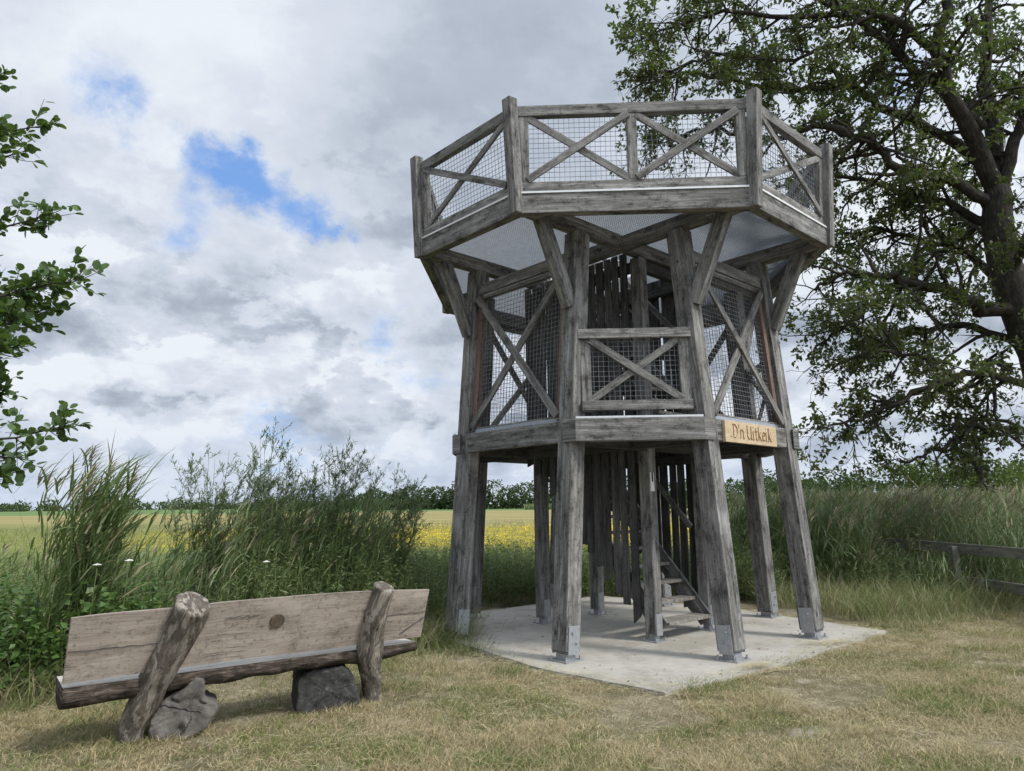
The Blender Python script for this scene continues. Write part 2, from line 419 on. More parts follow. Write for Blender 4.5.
def field_mat():
    m, t, bs, out = new_mat('meadow_and_crops')
    ob = t.new('ShaderNodeNewGeometry').outputs['Position']
    sp = t.new('ShaderNodeSeparateXYZ'); t.l.new(ob, sp.inputs[0])
    wob = t.math('MULTIPLY', t.math('SUBTRACT', t.noise(ob, .05, 4, .6), .5), 16.)
    y = t.math('ADD', sp.outputs[1], wob)
    streak = t.noise(t.mapping(ob, (.02, .35, 1)), 1, 5, .7)
    fine = t.noise(t.mapping(ob, (.5, 1.2, 1)), 1, 5, .7)
    yel = t.ramp(fine, [(.35, (.14, .15, .045)), (.5, (.30, .245, .04)), (.62, (.44, .34, .035))])
    grn = t.ramp(fine, [(.35, (.085, .12, .034)), (.62, (.17, .20, .06))])
    tan = t.ramp(streak, [(.35, (.19, .16, .07)), (.5, (.26, .225, .10)), (.62, (.32, .29, .135))])
    c = t.mix(t.maprange(y, 26, 36), grn, yel)
    c = t.mix(t.maprange(y, 54, 66), c, tan)
    c = t.mix(t.maprange(y, 210, 225), c, (.13, .19, .075))
    # the meadow on the left stays green longer
    gl = t.maprange(t.math('ADD', sp.outputs[0], t.math('MULTIPLY', sp.outputs[1], .42)), -9, 2, 1, 0)
    c = t.mix(t.math('MULTIPLY', t.math('MULTIPLY', gl, t.maprange(y, 60, 110, 1, 0)), .85), c, t.ramp(fine, [(.35, (.10, .13, .04)), (.62, (.18, .21, .07))]))
    gr = t.maprange(t.math('SUBTRACT', sp.outputs[0], t.math('MULTIPLY', sp.outputs[1], .25)), -1, 3)
    c = t.mix(t.math('MULTIPLY', gr, .8), c, t.ramp(fine, [(.35, (.10, .13, .04)), (.62, (.18, .21, .07))]))
    t.l.new(c, bs.inputs['Base Color']); bs.inputs['Roughness'].default_value = .95; bs.inputs['Specular IOR Level'].default_value = .05
    return m
FIELD = field_mat()

# ------------------------------------------------------------------ ground
GZ = -.035
def fz(y): return GZ + .004 + .0095 * np.maximum(np.asarray(y) - 17, 0)     # the fields rise very gently away from the tower
def ground_sheet():
    V = [(-2500, -60, GZ), (2500, -60, GZ), (2500, 3500, GZ), (-2500, 3500, GZ)]
    tag(link_mesh('ground', V, [(0, 1, 2, 3)], SOIL), kind='structure')
    V = [(-2000, 17, GZ + .004), (2000, 17, GZ + .004), (2000, 1500, float(fz(1500))), (-2000, 1500, float(fz(1500)))]
    tag(link_mesh('field', V, [(0, 1, 2, 3)], FIELD), kind='structure')
ground_sheet()

CX, CY = 1.533, 10.31
E1 = Vector((-.735, -.678, 0)); E2 = Vector((.678, -.735, 0))
def W(p, q, z=0): return Vector((CX, CY, z)) + E1 * p + E2 * q
SLAB = [(2.60, 2.52), (2.68, 1.0), (2.32, -.9), (1.7, -2.65), (-2.6, -2.7), (-2.55, .6), (-2.08, 2.68), (.2, 2.69), (1.15, 2.65)]
def slab():
    poly = [W(p, q) for p, q in SLAB]
    fine = []
    for i, p in enumerate(poly):
        n = poly[(i + 1) % len(poly)]; k = max(2, int((n - p).length / .12))
        for j in range(k):
            v = p.lerp(n, j / k)
            fine.append((v.x + .025 * noise.noise((v.x * 3, v.y * 3, 1)), v.y + .025 * noise.noise((v.x * 3, v.y * 3, 9))))
    n = len(fine)
    V = [(x, y, 0) for x, y in fine] + [(x, y, -.25) for x, y in fine]
    F = [tuple(range(n))] + [(i, i + n, (i + 1) % n + n, (i + 1) % n) for i in range(n)]
    if sum(fine[i][0] * fine[(i + 1) % n][1] - fine[(i + 1) % n][0] * fine[i][1] for i in range(n)) < 0:
        F = [tuple(reversed(f)) for f in F]
    tag(link_mesh('pavement', V, F, CONC), kind='structure')
    return np.array(fine)
SLAB_XY = slab()

def in_poly(P, poly):
    x, y = P[:, 0], P[:, 1]; ins = np.zeros(len(P), bool); n = len(poly)
    for i in range(n):
        x0, y0 = poly[i][0], poly[i][1]; x1, y1 = poly[(i + 1) % n][0], poly[(i + 1) % n][1]
        c = ((y0 > y) != (y1 > y)); xi = (x1 - x0) * (y - y0) / (y1 - y0 + 1e-12) + x0
        ins ^= c & (x < xi)
    return ins

# ------------------------------------------------------------------ the lookout tower
ANG = math.atan2(E1.y, E1.x)
tower = empty('lookout_tower', (CX, CY, 0), ANG)
tag(tower, 'octagonal two storey lookout tower of grey weathered oak with railed upper deck', 'lookout tower')
WL = .95                                    # half spacing of a pair of legs
def leg_l(z): return 2.22 - .078 * z
SQ = math.sqrt(.5)
F = Vector((SQ, SQ, 0)); BC = Vector((SQ, -SQ, 0))       # outward / along of the long side
def fl(D, b, z): v = F * D + BC * b; return Vector((v.x, v.y, z))   # a point of the long side
def quad4(o):
    for k in (1, 2, 3): copy_tree(o, tower, k * math.pi / 2)

# legs with their steel shoes (two per quadrant: one on each side of the short face that looks along +p)
for sgn in (-1, 1):
    b = Vector((leg_l(0) - .006, sgn * WL, .10)); tp = Vector((leg_l(4.97), sgn * WL, 4.97))
    leg = MB().beam(b, tp, .225, .225, (0, 1, 0)).build('leg', W_GREY, tower, .012)
    sh = MB()
    ax = (tp - b).normalized()
    for s2 in (-1, 1):
        c0 = b + ax * -.03 + Vector((0, s2 * .1185, 0))
        sh.beam(c0, c0 + ax * .30, .17, .009, (1, 0, 0))
        for (dx, dz) in ((-.03, .09), (.035, .2)):
            c = b + ax * dz + Vector((dx, s2 * .123, 0))
            sh.tube([c, c + Vector((0, s2 * .022, 0))], .014, 6)
    sh.box((b.x, b.y, .045), (.14, .16, .07)); sh.box((b.x, b.y, .007), (.28, .28, .014))
    sh.beam(b + Vector((0, 0, -.012)), b + Vector((0, 0, -.002)), .15, .245, (1, 0, 0))
    for dx in (-.11, .11):
        for dy in (-.11, .11): sh.tube([(b.x + dx, b.y + dy, .01), (b.x + dx, b.y + dy, .055)], .011, 6).tube([(b.x + dx, b.y + dy, .014), (b.x + dx, b.y + dy, .032)], .02, 6)
    sh.build('steel_shoe', STEEL, leg, .002)
    for zb, face in ((2.45, 0), (2.56, 0), (4.08, 1), (4.24, 1), (4.55, 0)):
        c = Vector((leg_l(zb) + (.113 if face else .01), sgn * (WL + (.01 if face else .113)), zb)); n_ = Vector((1, 0, 0)) if face else Vector((0, sgn, 0))
        MB().tube([c - n_ * .01, c + n_ * .008], .015, 8).build('bolt', RUST, leg)
    quad4(leg)
    # bracket from the leg out to the deck corner
    br = MB().beam((leg_l(4.02) + .10, sgn * WL, 4.02), (2.47, sgn * WL, 5.02), .125, .17, (0, 1, 0), n0=0).build('bracket', W_GREY, tower, .008)
    quad4(br)

# floor beams of the lower storey
zl, zt = 2.37, 2.63
o = MB().beam((leg_l(2.5) + .055, -WL + .114, (zl + zt) / 2 + .005), (leg_l(2.5) + .055, WL - .114, (zl + zt) / 2 + .005), .25, .10, (0, 0, 1)).build('floor_beam', W_GREY, tower, .008); quad4(o)
Dm = (leg_l(2.5) + WL) * SQ + .150
o = MB().beam(fl(Dm + .012, -.80, (zl + zt) / 2), fl(Dm + .012, .80, (zl + zt) / 2), .124, zt - zl, F, m0=.075, m1=-.075).build('floor_beam', W_GREY, tower, .008); quad4(o)
# joists: pairs of timbers crossing the storey from leg to leg
for s in (-1, 1):
    MB().beam((-1.9, s * (WL - .002), 2.43), (1.9, s * (WL - .002), 2.43), .12, .16, (0, 1, 0)).build('joist', W_SHADED, tower, .006)
    MB().beam((s * (WL + .002), -1.9, 2.425), (s * (WL + .002), 1.9, 2.425), .12, .16, (1, 0, 0)).build('joist', W_SHADED, tower, .006)
    # upper deck: four long timbers carry the overhang
    MB().beam((-2.79, s * (WL + .001), 5.07), (2.79, s * (WL + .001), 5.07), .13, .19, (0, 1, 0)).build('deck_beam', W_GREY, tower, .008)
    MB().beam((s * (WL - .003), -2.79, 5.067), (s * (WL - .003), 2.79, 5.067), .13, .19, (1, 0, 0)).build('deck_beam', W_GREY, tower, .008)
# plates over the mesh panels and between legs
o = MB().beam((leg_l(4.7) + .02, -WL + .113, 4.67), (leg_l(4.7) + .02, WL - .113, 4.67), .15, .12, (0, 0, 1)).build('wall_plate', W_GREY, tower, .008); quad4(o)

# gratings
def octagon(L, w): return [(L, -w), (L, w), (w, L), (-w, L), (-L, w), (-L, -w), (-w, -L), (w, -L)]
def grating(z, L, w, hole):
    mb = MB()
    def runs(fixed, along_p):
        c = (L + w)
        lim = min(L, c - abs(fixed))
        segs = [(-lim, lim)]
        (h0, h1), (k0, k1) = hole if along_p else (hole[1], hole[0])   # h along the bar, k across
        if k0 < fixed < k1: segs = [(-lim, h0), (h1, lim)]
        return segs
    def bar(a0, a1, f, along_p, hh, th, zz):
        if a1 - a0 < .02: return
        if along_p: mb.beam((a0, f, zz), (a1, f, zz), hh, th, (0, 0, 1))
        else: mb.beam((f, a0, zz), (f, a1, zz), hh, th, (0, 0, 1))
    x = -L + .02
    while x < L:
        for a0, a1 in runs(x, True): bar(a0, a1, x, True, .030, .004, z)
        x += .034
    x = -L + .02
    while x < L:
        for a0, a1 in runs(x, False): bar(a0, a1, x, False, .018, .004, z + .005)
        x += .036
    oc = octagon(L + .004, w + .0017)
    for i in range(8):
        mb.beam((*oc[i], z), (*oc[(i + 1) % 8], z), .045, .006, (0, 0, 1))
    return mb
grating(2.655, 2.06, WL, ((-.48, .52), (-.75, .45))).build('floor_grating', GRATE, tower)
grating(5.185, 2.765, .905, ((-.48, .52), (-.95, .35))).build('deck_grating', GRATE, tower)

# lower storey panels: point on the leaning plane of the short face
def sf(q, z, d=0): return Vector((leg_l(z) + d, q, z))
def wire_panel(fn, x0, x1, z0, z1, lim=None, step=.06, t=.0042):
    mb = MB(); x = x0
    while x <= x1 + 1e-4:
        mb.beam(fn(x, z0), fn(x, z1), t, t, (0, 0, 1) if False else (fn(x1, z0) - fn(x0, z0))); x += step
    z = z0
    while z <= z1 + 1e-4:
        mb.beam(fn(x0, z), fn(x1, z), t, t, (0, 0, 1)); z += step
    return mb
inn = WL - .114
pn = empty('mesh_panel'); pn.parent = tower
MB().beam(sf(-inn + .09, 4.555, .02), sf(inn - .09, 4.555, .02), .07, .065, (0, 0, 1)).build('panel_rail', W_GREY, pn, .005)
MB().beam(sf(-inn + .09, 2.675, .02), sf(inn - .09, 2.675, .02), .06, .065, (0, 0, 1)).build('panel_rail', W_GREY, pn, .005)
for s in (-1, 1): MB().beam(sf(s * (inn - .045), 2.64, .02), sf(s * (inn - .045), 4.595, .02), .085, .07, (0, 1, 0)).build('stile', W_RED, pn, .005)
wire_panel(lambda q, z: sf(q, z, .018), -inn + .09, inn - .09, 2.70, 4.52).build('wire_mesh', WIRE, pn)
MB().beam(sf(-inn + .03, 2.70, .075), sf(inn - .03, 4.53, .075), .10, .034, (0, 1, 0)).build('cross_brace', W_GREY, pn, .004)
MB().beam(sf(inn - .03, 2.70, .108), sf(-inn + .03, 4.53, .108), .10, .032, (0, 1, 0)).build('cross_brace', W_GREY, pn, .004)
quad4(pn)

def lf(b, z, d=0): return fl((leg_l(z) + WL) * SQ + .05 + d, b, z)
hb = .585
g = MB()
for s in (-1, 1): g.beam(lf(s * (hb - .01), 2.72), lf(s * (hb - .01), 3.72), .12, .07, BC)
g.beam(lf(-hb - .08, 3.655, .055), lf(hb + .08, 3.655, .055), .115, .06, (0, 0, 1)); g.beam(lf(-hb - .05, 2.79, .055), lf(hb + .05, 2.79, .055), .115, .06, (0, 0, 1))
gp = g.build('balustrade', W_GREY, tower, .006)
wire_panel(lambda q, z: lf(q, z, -.01), -hb + .05, hb - .05, 2.85, 3.60).build('wire_mesh', WIRE, gp)
MB().beam(lf(-hb + .06, 2.86, .045), lf(hb - .06, 3.59, .045), .085, .03, (0, 0, 1)).build('cross_brace', W_GREY, gp, .004)
MB().beam(lf(hb - .06, 2.86, .02), lf(-hb + .06, 3.59, .02), .085, .028, (0, 0, 1)).build('cross_brace', W_GREY, gp, .004)
quad4(gp)

# upper deck: edge beams, corner posts and railings, all leaning out a little
LB, LT, ZB, ZT = 2.86, 2.955, 4.95, 6.36
def dl(z): return LB + (LT - LB) * (z - ZB) / (ZT - ZB)
def df(q, z, d=0): return Vector((dl(z) - .07 + d, q, z))
def dlf(b, z, d=0): return fl((dl(z) + WL) * SQ - .07 + d, b, z)
o = MB().beam(df(-WL + .02, 5.07, .012), df(WL - .02, 5.07, .012), .235, .126, (0, 0, 1)).build('edge_beam', W_GREY, tower, .008); quad4(o)
HB = (LB - WL) * SQ
o = MB().beam(df(-WL + .03, 5.203, .062), df(WL - .03, 5.203, .062), .022, .035, (0, 0, 1)).build('edge_angle', ALU, tower); quad4(o)
o = MB().beam(dlf(-HB + .05, 5.203, .062), dlf(HB - .05, 5.203, .062), .022, .035, (0, 0, 1)).build('edge_angle', ALU, tower); quad4(o)
o = MB().beam(fl(Dm + .05, -.72, 2.643), fl(Dm + .05, .72, 2.643), .022, .03, (0, 0, 1)).build('edge_angle', ALU, tower); quad4(o)
o = MB().beam(dlf(-HB + .03, 5.07, .012), dlf(HB - .03, 5.07, .012), .237, .126, (0, 0, 1)).build('edge_beam', W_GREY, tower, .008); quad4(o)
for s in (-1, 1):
    p0 = Vector((dl(ZB) - .012, s * (WL - .01), 4.957)); p1 = Vector((dl(ZT) - .012, s * (WL - .01), 6.36))
    o = MB().beam(p0, p1, .132, .132, (0, 1, 0)).build('corner_post', W_GREY, tower, .010); quad4(o)

def railing(fn, half, halves):
    r = MB(); e = half - .115
    r.beam(fn(-half + .05, 6.215), fn(half - .05, 6.215), .13, .085, (0, 0, 1))
    r.beam(fn(-half + .07, 5.285), fn(half - .07, 5.285), .125, .075, (0, 0, 1))
    for s in (-1, 1): r.beam(fn(s * e, 5.348), fn(s * e, 6.15), .115, .072, fn(1, 5) - fn(0, 5))
    cells = [(-e + .058, e - .058)]
    if halves:
        r.beam(fn(0, 5.348), fn(0, 6.15), .115, .072, fn(1, 5) - fn(0, 5)); cells = [(-e + .058, -.058), (.058, e - .058)]
    ro_ = r.build('railing', W_GREY, tower, .006)
    wire_panel(lambda q, z: fn(q, z, -.02), -e + .06, e - .06, 5.36, 6.14).build('wire_mesh', WIRE, ro_)
    for c0, c1 in cells:
        MB().beam(fn(c0 - .02, 5.36, .02), fn(c1 + .02, 6.14, .02), .085, .03, (0, 0, 1)).build('cross_brace', W_GREY, ro_, .004)
        MB().beam(fn(c1 + .02, 5.36, .051), fn(c0 - .02, 6.14, .051), .085, .03, (0, 0, 1)).build('cross_brace', W_GREY, ro_, .004)
    quad4(ro_)
railing(df, WL, False)
railing(dlf, HB + .02, True)

# the stair shaft in the middle: four posts, plank walls, two flights
PI_, PJ, QI, QG = .60, -.60, .94, -1.10
for (p, q) in ((PI_, QI), (PJ, QI), (PI_ - .1, QG), (PJ - .1, QG)):
    po = MB().beam((p, q, .09), (p, q, 4.96), .16, .16, (0, 1, 0)).build('stair_post', W_GREY, tower, .010)
    sh = MB().box((p, q, .05), (.09, .09, .08)).box((p, q, .006), (.24, .24, .012))
    for s2 in (-1, 1): sh.box((p, q + s2 * .0835, .20), (.12, .007, .26))
    for dx in (-.09, .09):
        for dy in (-.09, .09): sh.tube([(p + dx, q + dy, .01), (p + dx, q + dy, .045)], .011, 6)
    sh.build('steel_shoe', STEEL, po, .002)
for (pp, off) in ((.665, 0), (-.675, 1)):
    mb = MB(); q = .80
    while q > -1.22:
        zb = max(.10, .17 + (.86 - q) * 1.06 + random.uniform(-.04, .02)) if off == 0 else max(.06, .05 + (.86 - q) * .95)
        wd = random.uniform(.105, .135); dq = random.uniform(-.012, .012)
        pr = pp - (.05 * max(0, (.5 - q)) if off == 0 else .05 * max(0, (.5 - q)))
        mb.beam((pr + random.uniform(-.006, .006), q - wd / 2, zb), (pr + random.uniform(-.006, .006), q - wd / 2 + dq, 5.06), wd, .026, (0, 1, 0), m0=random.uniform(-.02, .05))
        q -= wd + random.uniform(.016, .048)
    mb.build('plank_wall', W_SHADED, tower, .003)
for s in (-1, 1):
    MB().beam((s * .60, QI - .08, 4.86), (s * .60 - .1, QG + .08, 4.86), .14, .08, (0, 0, 1)).build('shaft_plate', W_SHADED, tower, .006)
    MB().beam((s * .60, QI - .08, 2.30), (s * .60 - .1, QG + .08, 2.30), .14, .08, (0, 0, 1)).build('shaft_plate', W_SHADED, tower, .006)
MB().beam((-.52, QI + .01, 4.86), (.52, QI + .01, 4.86), .15, .10, (0, 0, 1)).build('shaft_plate', W_SHADED, tower, .006)
def flight(z0, rise):
    st = empty('stair', (0, 0, 0)); st.parent = tower
    n = 12; h = rise / n; run = h / 1.12
    for s in (-1, 1):
        x = s * .50
        MB().beam((x, .99, z0 + .14), (x, .99 - (rise - .1) / 1.12, z0 + rise + .04), .045, .23, (1, 0, 0)).build('stringer', W_GREY, st, .004)
        MB().beam((s * .44, .86, z0 + 1.36), (s * .44, .86 - (rise - .75) / 1.15, z0 + 1.36 + rise - .75), .045, .075, (1, 0, 0)).build('handrail', W_GREY, st, .008)
    for i in range(n - 1):
        q = .93 - i * run; z = z0 + (i + 1) * h
        MB().box((0, q, z - .02), (.948, .23 if i else .30, .042)).build('tread', W_CUT, st, .004)
flight(0, 2.62)
flight(2.67, 2.49)

# the name board on the right-hand short face
def name_board():
    sgn = empty('name_sign', W(.13, leg_l(2.5) + .105, 2.495), ANG + math.pi / 2)
    tag(sgn, 'pale new wooden board with carved tower name fixed to floor beam', 'sign')
    MB().beam((0.022, -.60, 0), (.022, .62, 0), .255, .04, (0, 0, 1)).build('board', W_SIGN, sgn, .004)
    G = {'D': ([[(0.03, .14), (.03, 1.5)], [(-.12, 1.5), (.42, 1.45), (.82, 1.05), (.82, .5), (.45, .06), (.04, .02)]], 1.15), "'": ([[(.05, 1.55), (0, 1.2)]], .35),
         'n': ([[(0, 0), (0, 1), (-.14, .88)], [(0, .72), (.32, 1.0), (.56, .8), (.56, .1), (.7, 0)]], .95), ' ': ([], .5),
         'U': ([[(-.14, 1.42), (.02, 1.52), (.02, .35), (.3, .0), (.62, .12), (.82, .4)], [(.82, 1.5), (.82, .1), (.98, 0)]], 1.25),
         'i': ([[(-.1, .9), (.02, 1), (.02, .08), (.14, .0)], [(-.02, 1.36), (.08, 1.5)]], .58), 't': ([[(.06, 1.35), (.06, .15), (.22, 0), (.38, .1)], [(-.16, .98), (.36, .98)]], .62),
         'k': ([[(-.12, 1.42), (.02, 1.52), (.02, 0)], [(.04, .5), (.5, 1.0)], [(.16, .62), (.5, .08), (.66, 0)]], .86), 'e': ([[(.04, .52), (.58, .66), (.5, .95), (.22, .98), (.02, .6), (.1, .15), (.36, 0), (.6, .16)]], .84)}
    V = []; Fs = []; x = 0; k = 0; S = .108; nib = Vector((math.cos(R(38)), math.sin(R(38)))) * .0135
    for ch in "D'n Uitkeik":
        strokes, adv = G[ch]
        for st in strokes:
            for p, q in zip(st, st[1:]):
                p = Vector(((x + p[0]), p[1])) * S; q = Vector(((x + q[0]), q[1])) * S; dr = (q - p).normalized() * .004; k += 1
                per = Vector((-dr.y, dr.x)) * 1.1; nb = nib if abs(nib.normalized().dot(per.normalized())) > .3 else per
                b = len(V)
                for c in (p - dr - nb, p - dr + nb, q + dr + nb, q + dr - nb): V.append((0.0012 + k * .00003, c.x, c.y))
                e1_, e2_ = Vector(V[b + 1]) - Vector(V[b]), Vector(V[b + 2]) - Vector(V[b + 1])
                Fs.append((b, b + 1, b + 2, b + 3) if e1_.cross(e2_).x > 0 else (b + 3, b + 2, b + 1, b))
        x += adv
    V = [(v[0], v[1] - x * S / 2 + .04, v[2] - .075) for v in V]
    o = link_mesh('lettering', V, Fs, CARVE, sgn); o.location = (.042, 0, 0)
name_board()
tg = empty('marker_plate', W(PI_ + .02, QI + .084, 1.95), ANG + math.pi / 2)
tag(tg, 'small white upright plate screwed to the front stair post', 'plate')
MB().box((0, 0, 0), (.012, .075, .24)).build('plate', PLASTIC, tg, .002)
MB().box((.0085, 0, .06), (.005, .026, .12)).build('mark', INK, tg)

# ------------------------------------------------------------------ the log bench, seen from behind
BD = Vector((.8025, .5967, 0)); BN = Vector((.5967, -.8025, 0)); BO = Vector((-2.84, 5.56, 0))
bench = empty('log_bench', BO + Vector((0, 0, GZ)), math.atan2(BD.y, BD.x))
tag(bench, 'rustic bench of split log and planks seen from behind, on the dry grass', 'bench')
# local axes: x along the bench, y away from the camera, z up; the back leans towards -y
LEAN = .36
def bl(x, z, dy=0): return Vector((x, -LEAN * z + dy, z))
def slab_plank(name, x0, x1, bot, top, thick, dy, mat, edge, n=60):
    """a board with a wavy outline; bot(x), top(x) give heights along the lean"""
    V = []; Fs = []; uv = []
    xs = [x0 + (x1 - x0) * i / n for i in range(n + 1)]
    rows = 7
    for side in (0, 1):
        for x in xs:
            b_, t_ = bot(x), top(x)
            for r_ in range(rows):
                z = b_ + (t_ - b_) * r_ / (rows - 1)
                p = bl(x, z, dy + (thick if side else 0) + .006 * noise.noise((x * 2, z * 3, side * 5)))
                V.append(tuple(p))
    m_ = (n + 1) * rows
    def quad(a_, b_, c_, d_):
        Fs.append((a_, b_, c_, d_))
        for k in (a_, b_, c_, d_): uv.append((V[k][0], V[k][2] + V[k][1] * .7))
    for i in range(n):
        for r_ in range(rows - 1):
            a_ = i * rows + r_
            quad(a_, a_ + rows, a_ + rows + 1, a_ + 1); quad(m_ + a_ + 1, m_ + a_ + rows + 1, m_ + a_ + rows, m_ + a_)
        a_ = i * rows; quad(a_ + rows, a_, m_ + a_, m_ + a_ + rows)
        a_ += rows - 1; quad(a_, a_ + rows, m_ + a_ + rows, m_ + a_)
    for i in (0, n):
        for r_ in range(rows - 1):
            a_ = i * rows + r_
            quad(*((a_, a_ + 1, m_ + a_ + 1, m_ + a_) if i == 0 else (a_ + 1, a_, m_ + a_, m_ + a_ + 1)))
    return link_mesh(name, V, Fs, mat, bench, uv)
def nz1(x, k, s): return noise.noise((x * k, s, .3))
bk = slab_plank('backrest', -.46, 2.31, lambda x: .515 + .02 * nz1(x, 1.1, 3), lambda x: .955 + .026 * math.sin((x + .46) / 2.77 * math.pi) + .016 * nz1(x, 1.5, 8), .055, -.03, W_BENCH, 0)
# round plug in the middle
c = bl(.955, .80, -.035); nn = Vector((0, -1, -LEAN)).normalized()
MB().tube([c - nn * .01, c + nn * .006], .058, 20).build('plug', simple('plug_wood', (.085, .062, .04), .7, 0, 30, .5), bk, .002)
def seat():
    n = 90; V = []; Fs = []; uv = []
    ring = 16
    for i in range(n + 1):
        x = -.455 + 2.735 * i / n
        sag = -.02 * math.sin(i / n * math.pi) * -1
        zt_ = .475; zb_ = .315 + .06 * abs(noise.noise((x * 1.1, 2, 0))) + .03 * math.sin(i / n * math.pi) + .03 * noise.noise((x * 4, 1, 1)) + .05 * max(0, (x - 1.9) / .4)
        yo = -.20 + .03 * noise.noise((x * 1.6, 7, 0)); yi = .30
        pts = []
        pts += [(yo + .02, zt_), (yo + .005, zt_ - .02)]
        for k in range(1, 6):
            f_ = k / 6; pts.append((yo - .03 * math.sin(f_ * math.pi) + .05 * f_ + .018 * noise.noise((x * 5, f_ * 4, 3)), zt_ - .02 + (zb_ - zt_ + .02) * f_ + .006 * noise.noise((x * 11, f_ * 6, 3))))
        pts += [(yo + .09, zb_), (yo + .22, zb_ - .015), (yo + .36, zb_), (yi - .02, zb_ + .05), (yi, zt_ - .03), (yi - .015, zt_), (yi - .15, zt_ + .002), (.0, zt_ + .001), (yo + .12, zt_ + .001)]
        ring = len(pts)
        for (y, z) in pts: V.append((x, y, z))
    m_top = set(range(ring - 4, ring)) | {0}
    mats = []
    for i in range(n):
        for k in range(ring):
            k2 = (k + 1) % ring; a_ = i * ring + k; b_ = i * ring + k2
            Fs.append((a_, b_, b_ + ring, a_ + ring)); mats.append(1 if (k in m_top and k2 in m_top) else 0)
            for q in (a_, b_, b_ + ring, a_ + ring): uv.append((V[q][0], V[q][1] * .8 + V[q][2]))
    for e in (0, n):
        f_ = [e * ring + k for k in range(ring)]
        if e == n: f_ = f_[::-1]
        Fs.append(tuple(reversed(f_))); mats.append(0); uv.extend([(V[q][1] * .3, V[q][2]) for q in reversed(f_)])
    o = link_mesh('seat', V, Fs, B_LIVE, bench, uv); o.data.materials.append(W_SEAT)
    for p_, m_ in zip(o.data.polygons, mats): p_.material_index = m_; p_.use_smooth = (m_ == 0)
    return o
def split(pts, r=.0022):
    MB().tube([bl(x, z, -.0345) for x, z in pts], r, 5).build('split', INK, bk)
rs_ = random.Random(3)
for x0, x1, z0 in ((-.455, .12, .725), (1.86, 2.30, .75), (.55, .80, .86)):
    n = 24; split([(x0 + (x1 - x0) * i / n, z0 + .012 * noise.noise((i * .35, z0 * 9, 1)) + .004 * noise.noise((i * 1.3, 2, z0))) for i in range(n + 1)])
n = 16; split([(2.30 - .22 * i / n, .70 - .13 * i / n + .012 * noise.noise((i * .4, 5, 5))) for i in range(n + 1)], .003)
W_SEAT = wood('seat_top_wood', (.30, .27, .24), (.45, .42, .38), (.58, .55, .51), .1, bscale=.5)
seat()
def back_post(pts, rads, ell):
    mb = MB(); P = []; Rr = []; n = 26
    for i in range(n + 1):
        f_ = i / n * (len(pts) - 1); k = min(int(f_), len(pts) - 2); u = f_ - k; u = u * u * (3 - 2 * u) * .5 + u * .5
        P.append(Vector(pts[k]).lerp(Vector(pts[k + 1]), u)); Rr.append(rads[k] + (rads[k + 1] - rads[k]) * u)
    P.append(P[-1] + (P[-1] - P[-2]).normalized() * .012); Rr.append(Rr[-1] * .9); P.append(P[-1] + (P[-2] - P[-3]).normalized() * .004); Rr.append(Rr[-1] * .75)
    mb.tube(P, Rr, 22, True, ell)
    for i, v in enumerate(mb.v):
        v = Vector(v); c_ = P[min(i // 22, n + 2)]
        d_ = (v - c_); k = 1 + .22 * noise.noise(v * 5) + .13 * noise.noise((v.x * 16, v.y * 16, v.z * 5)); mb.v[i] = tuple(c_ + d_ * k)
    o = mb.build('back_post', B_POST, bench, 0, True)
    o.data.polygons[-1].use_smooth = False
    return o
back_post([(-.01, .03, -.12), (.03, -.05, .15), (.13, -.19, .48), (.24, -.34, .80), (.29, -.43, 1.0)], [.115, .122, .135, .16, .172], .74)
back_post([(1.95, -.02, -.1), (1.90, -.08, .16), (1.80, -.20, .42), (1.80, -.30, .70), (1.83, -.42, 1.0)], [.08, .095, .135, .118, .105], .8)
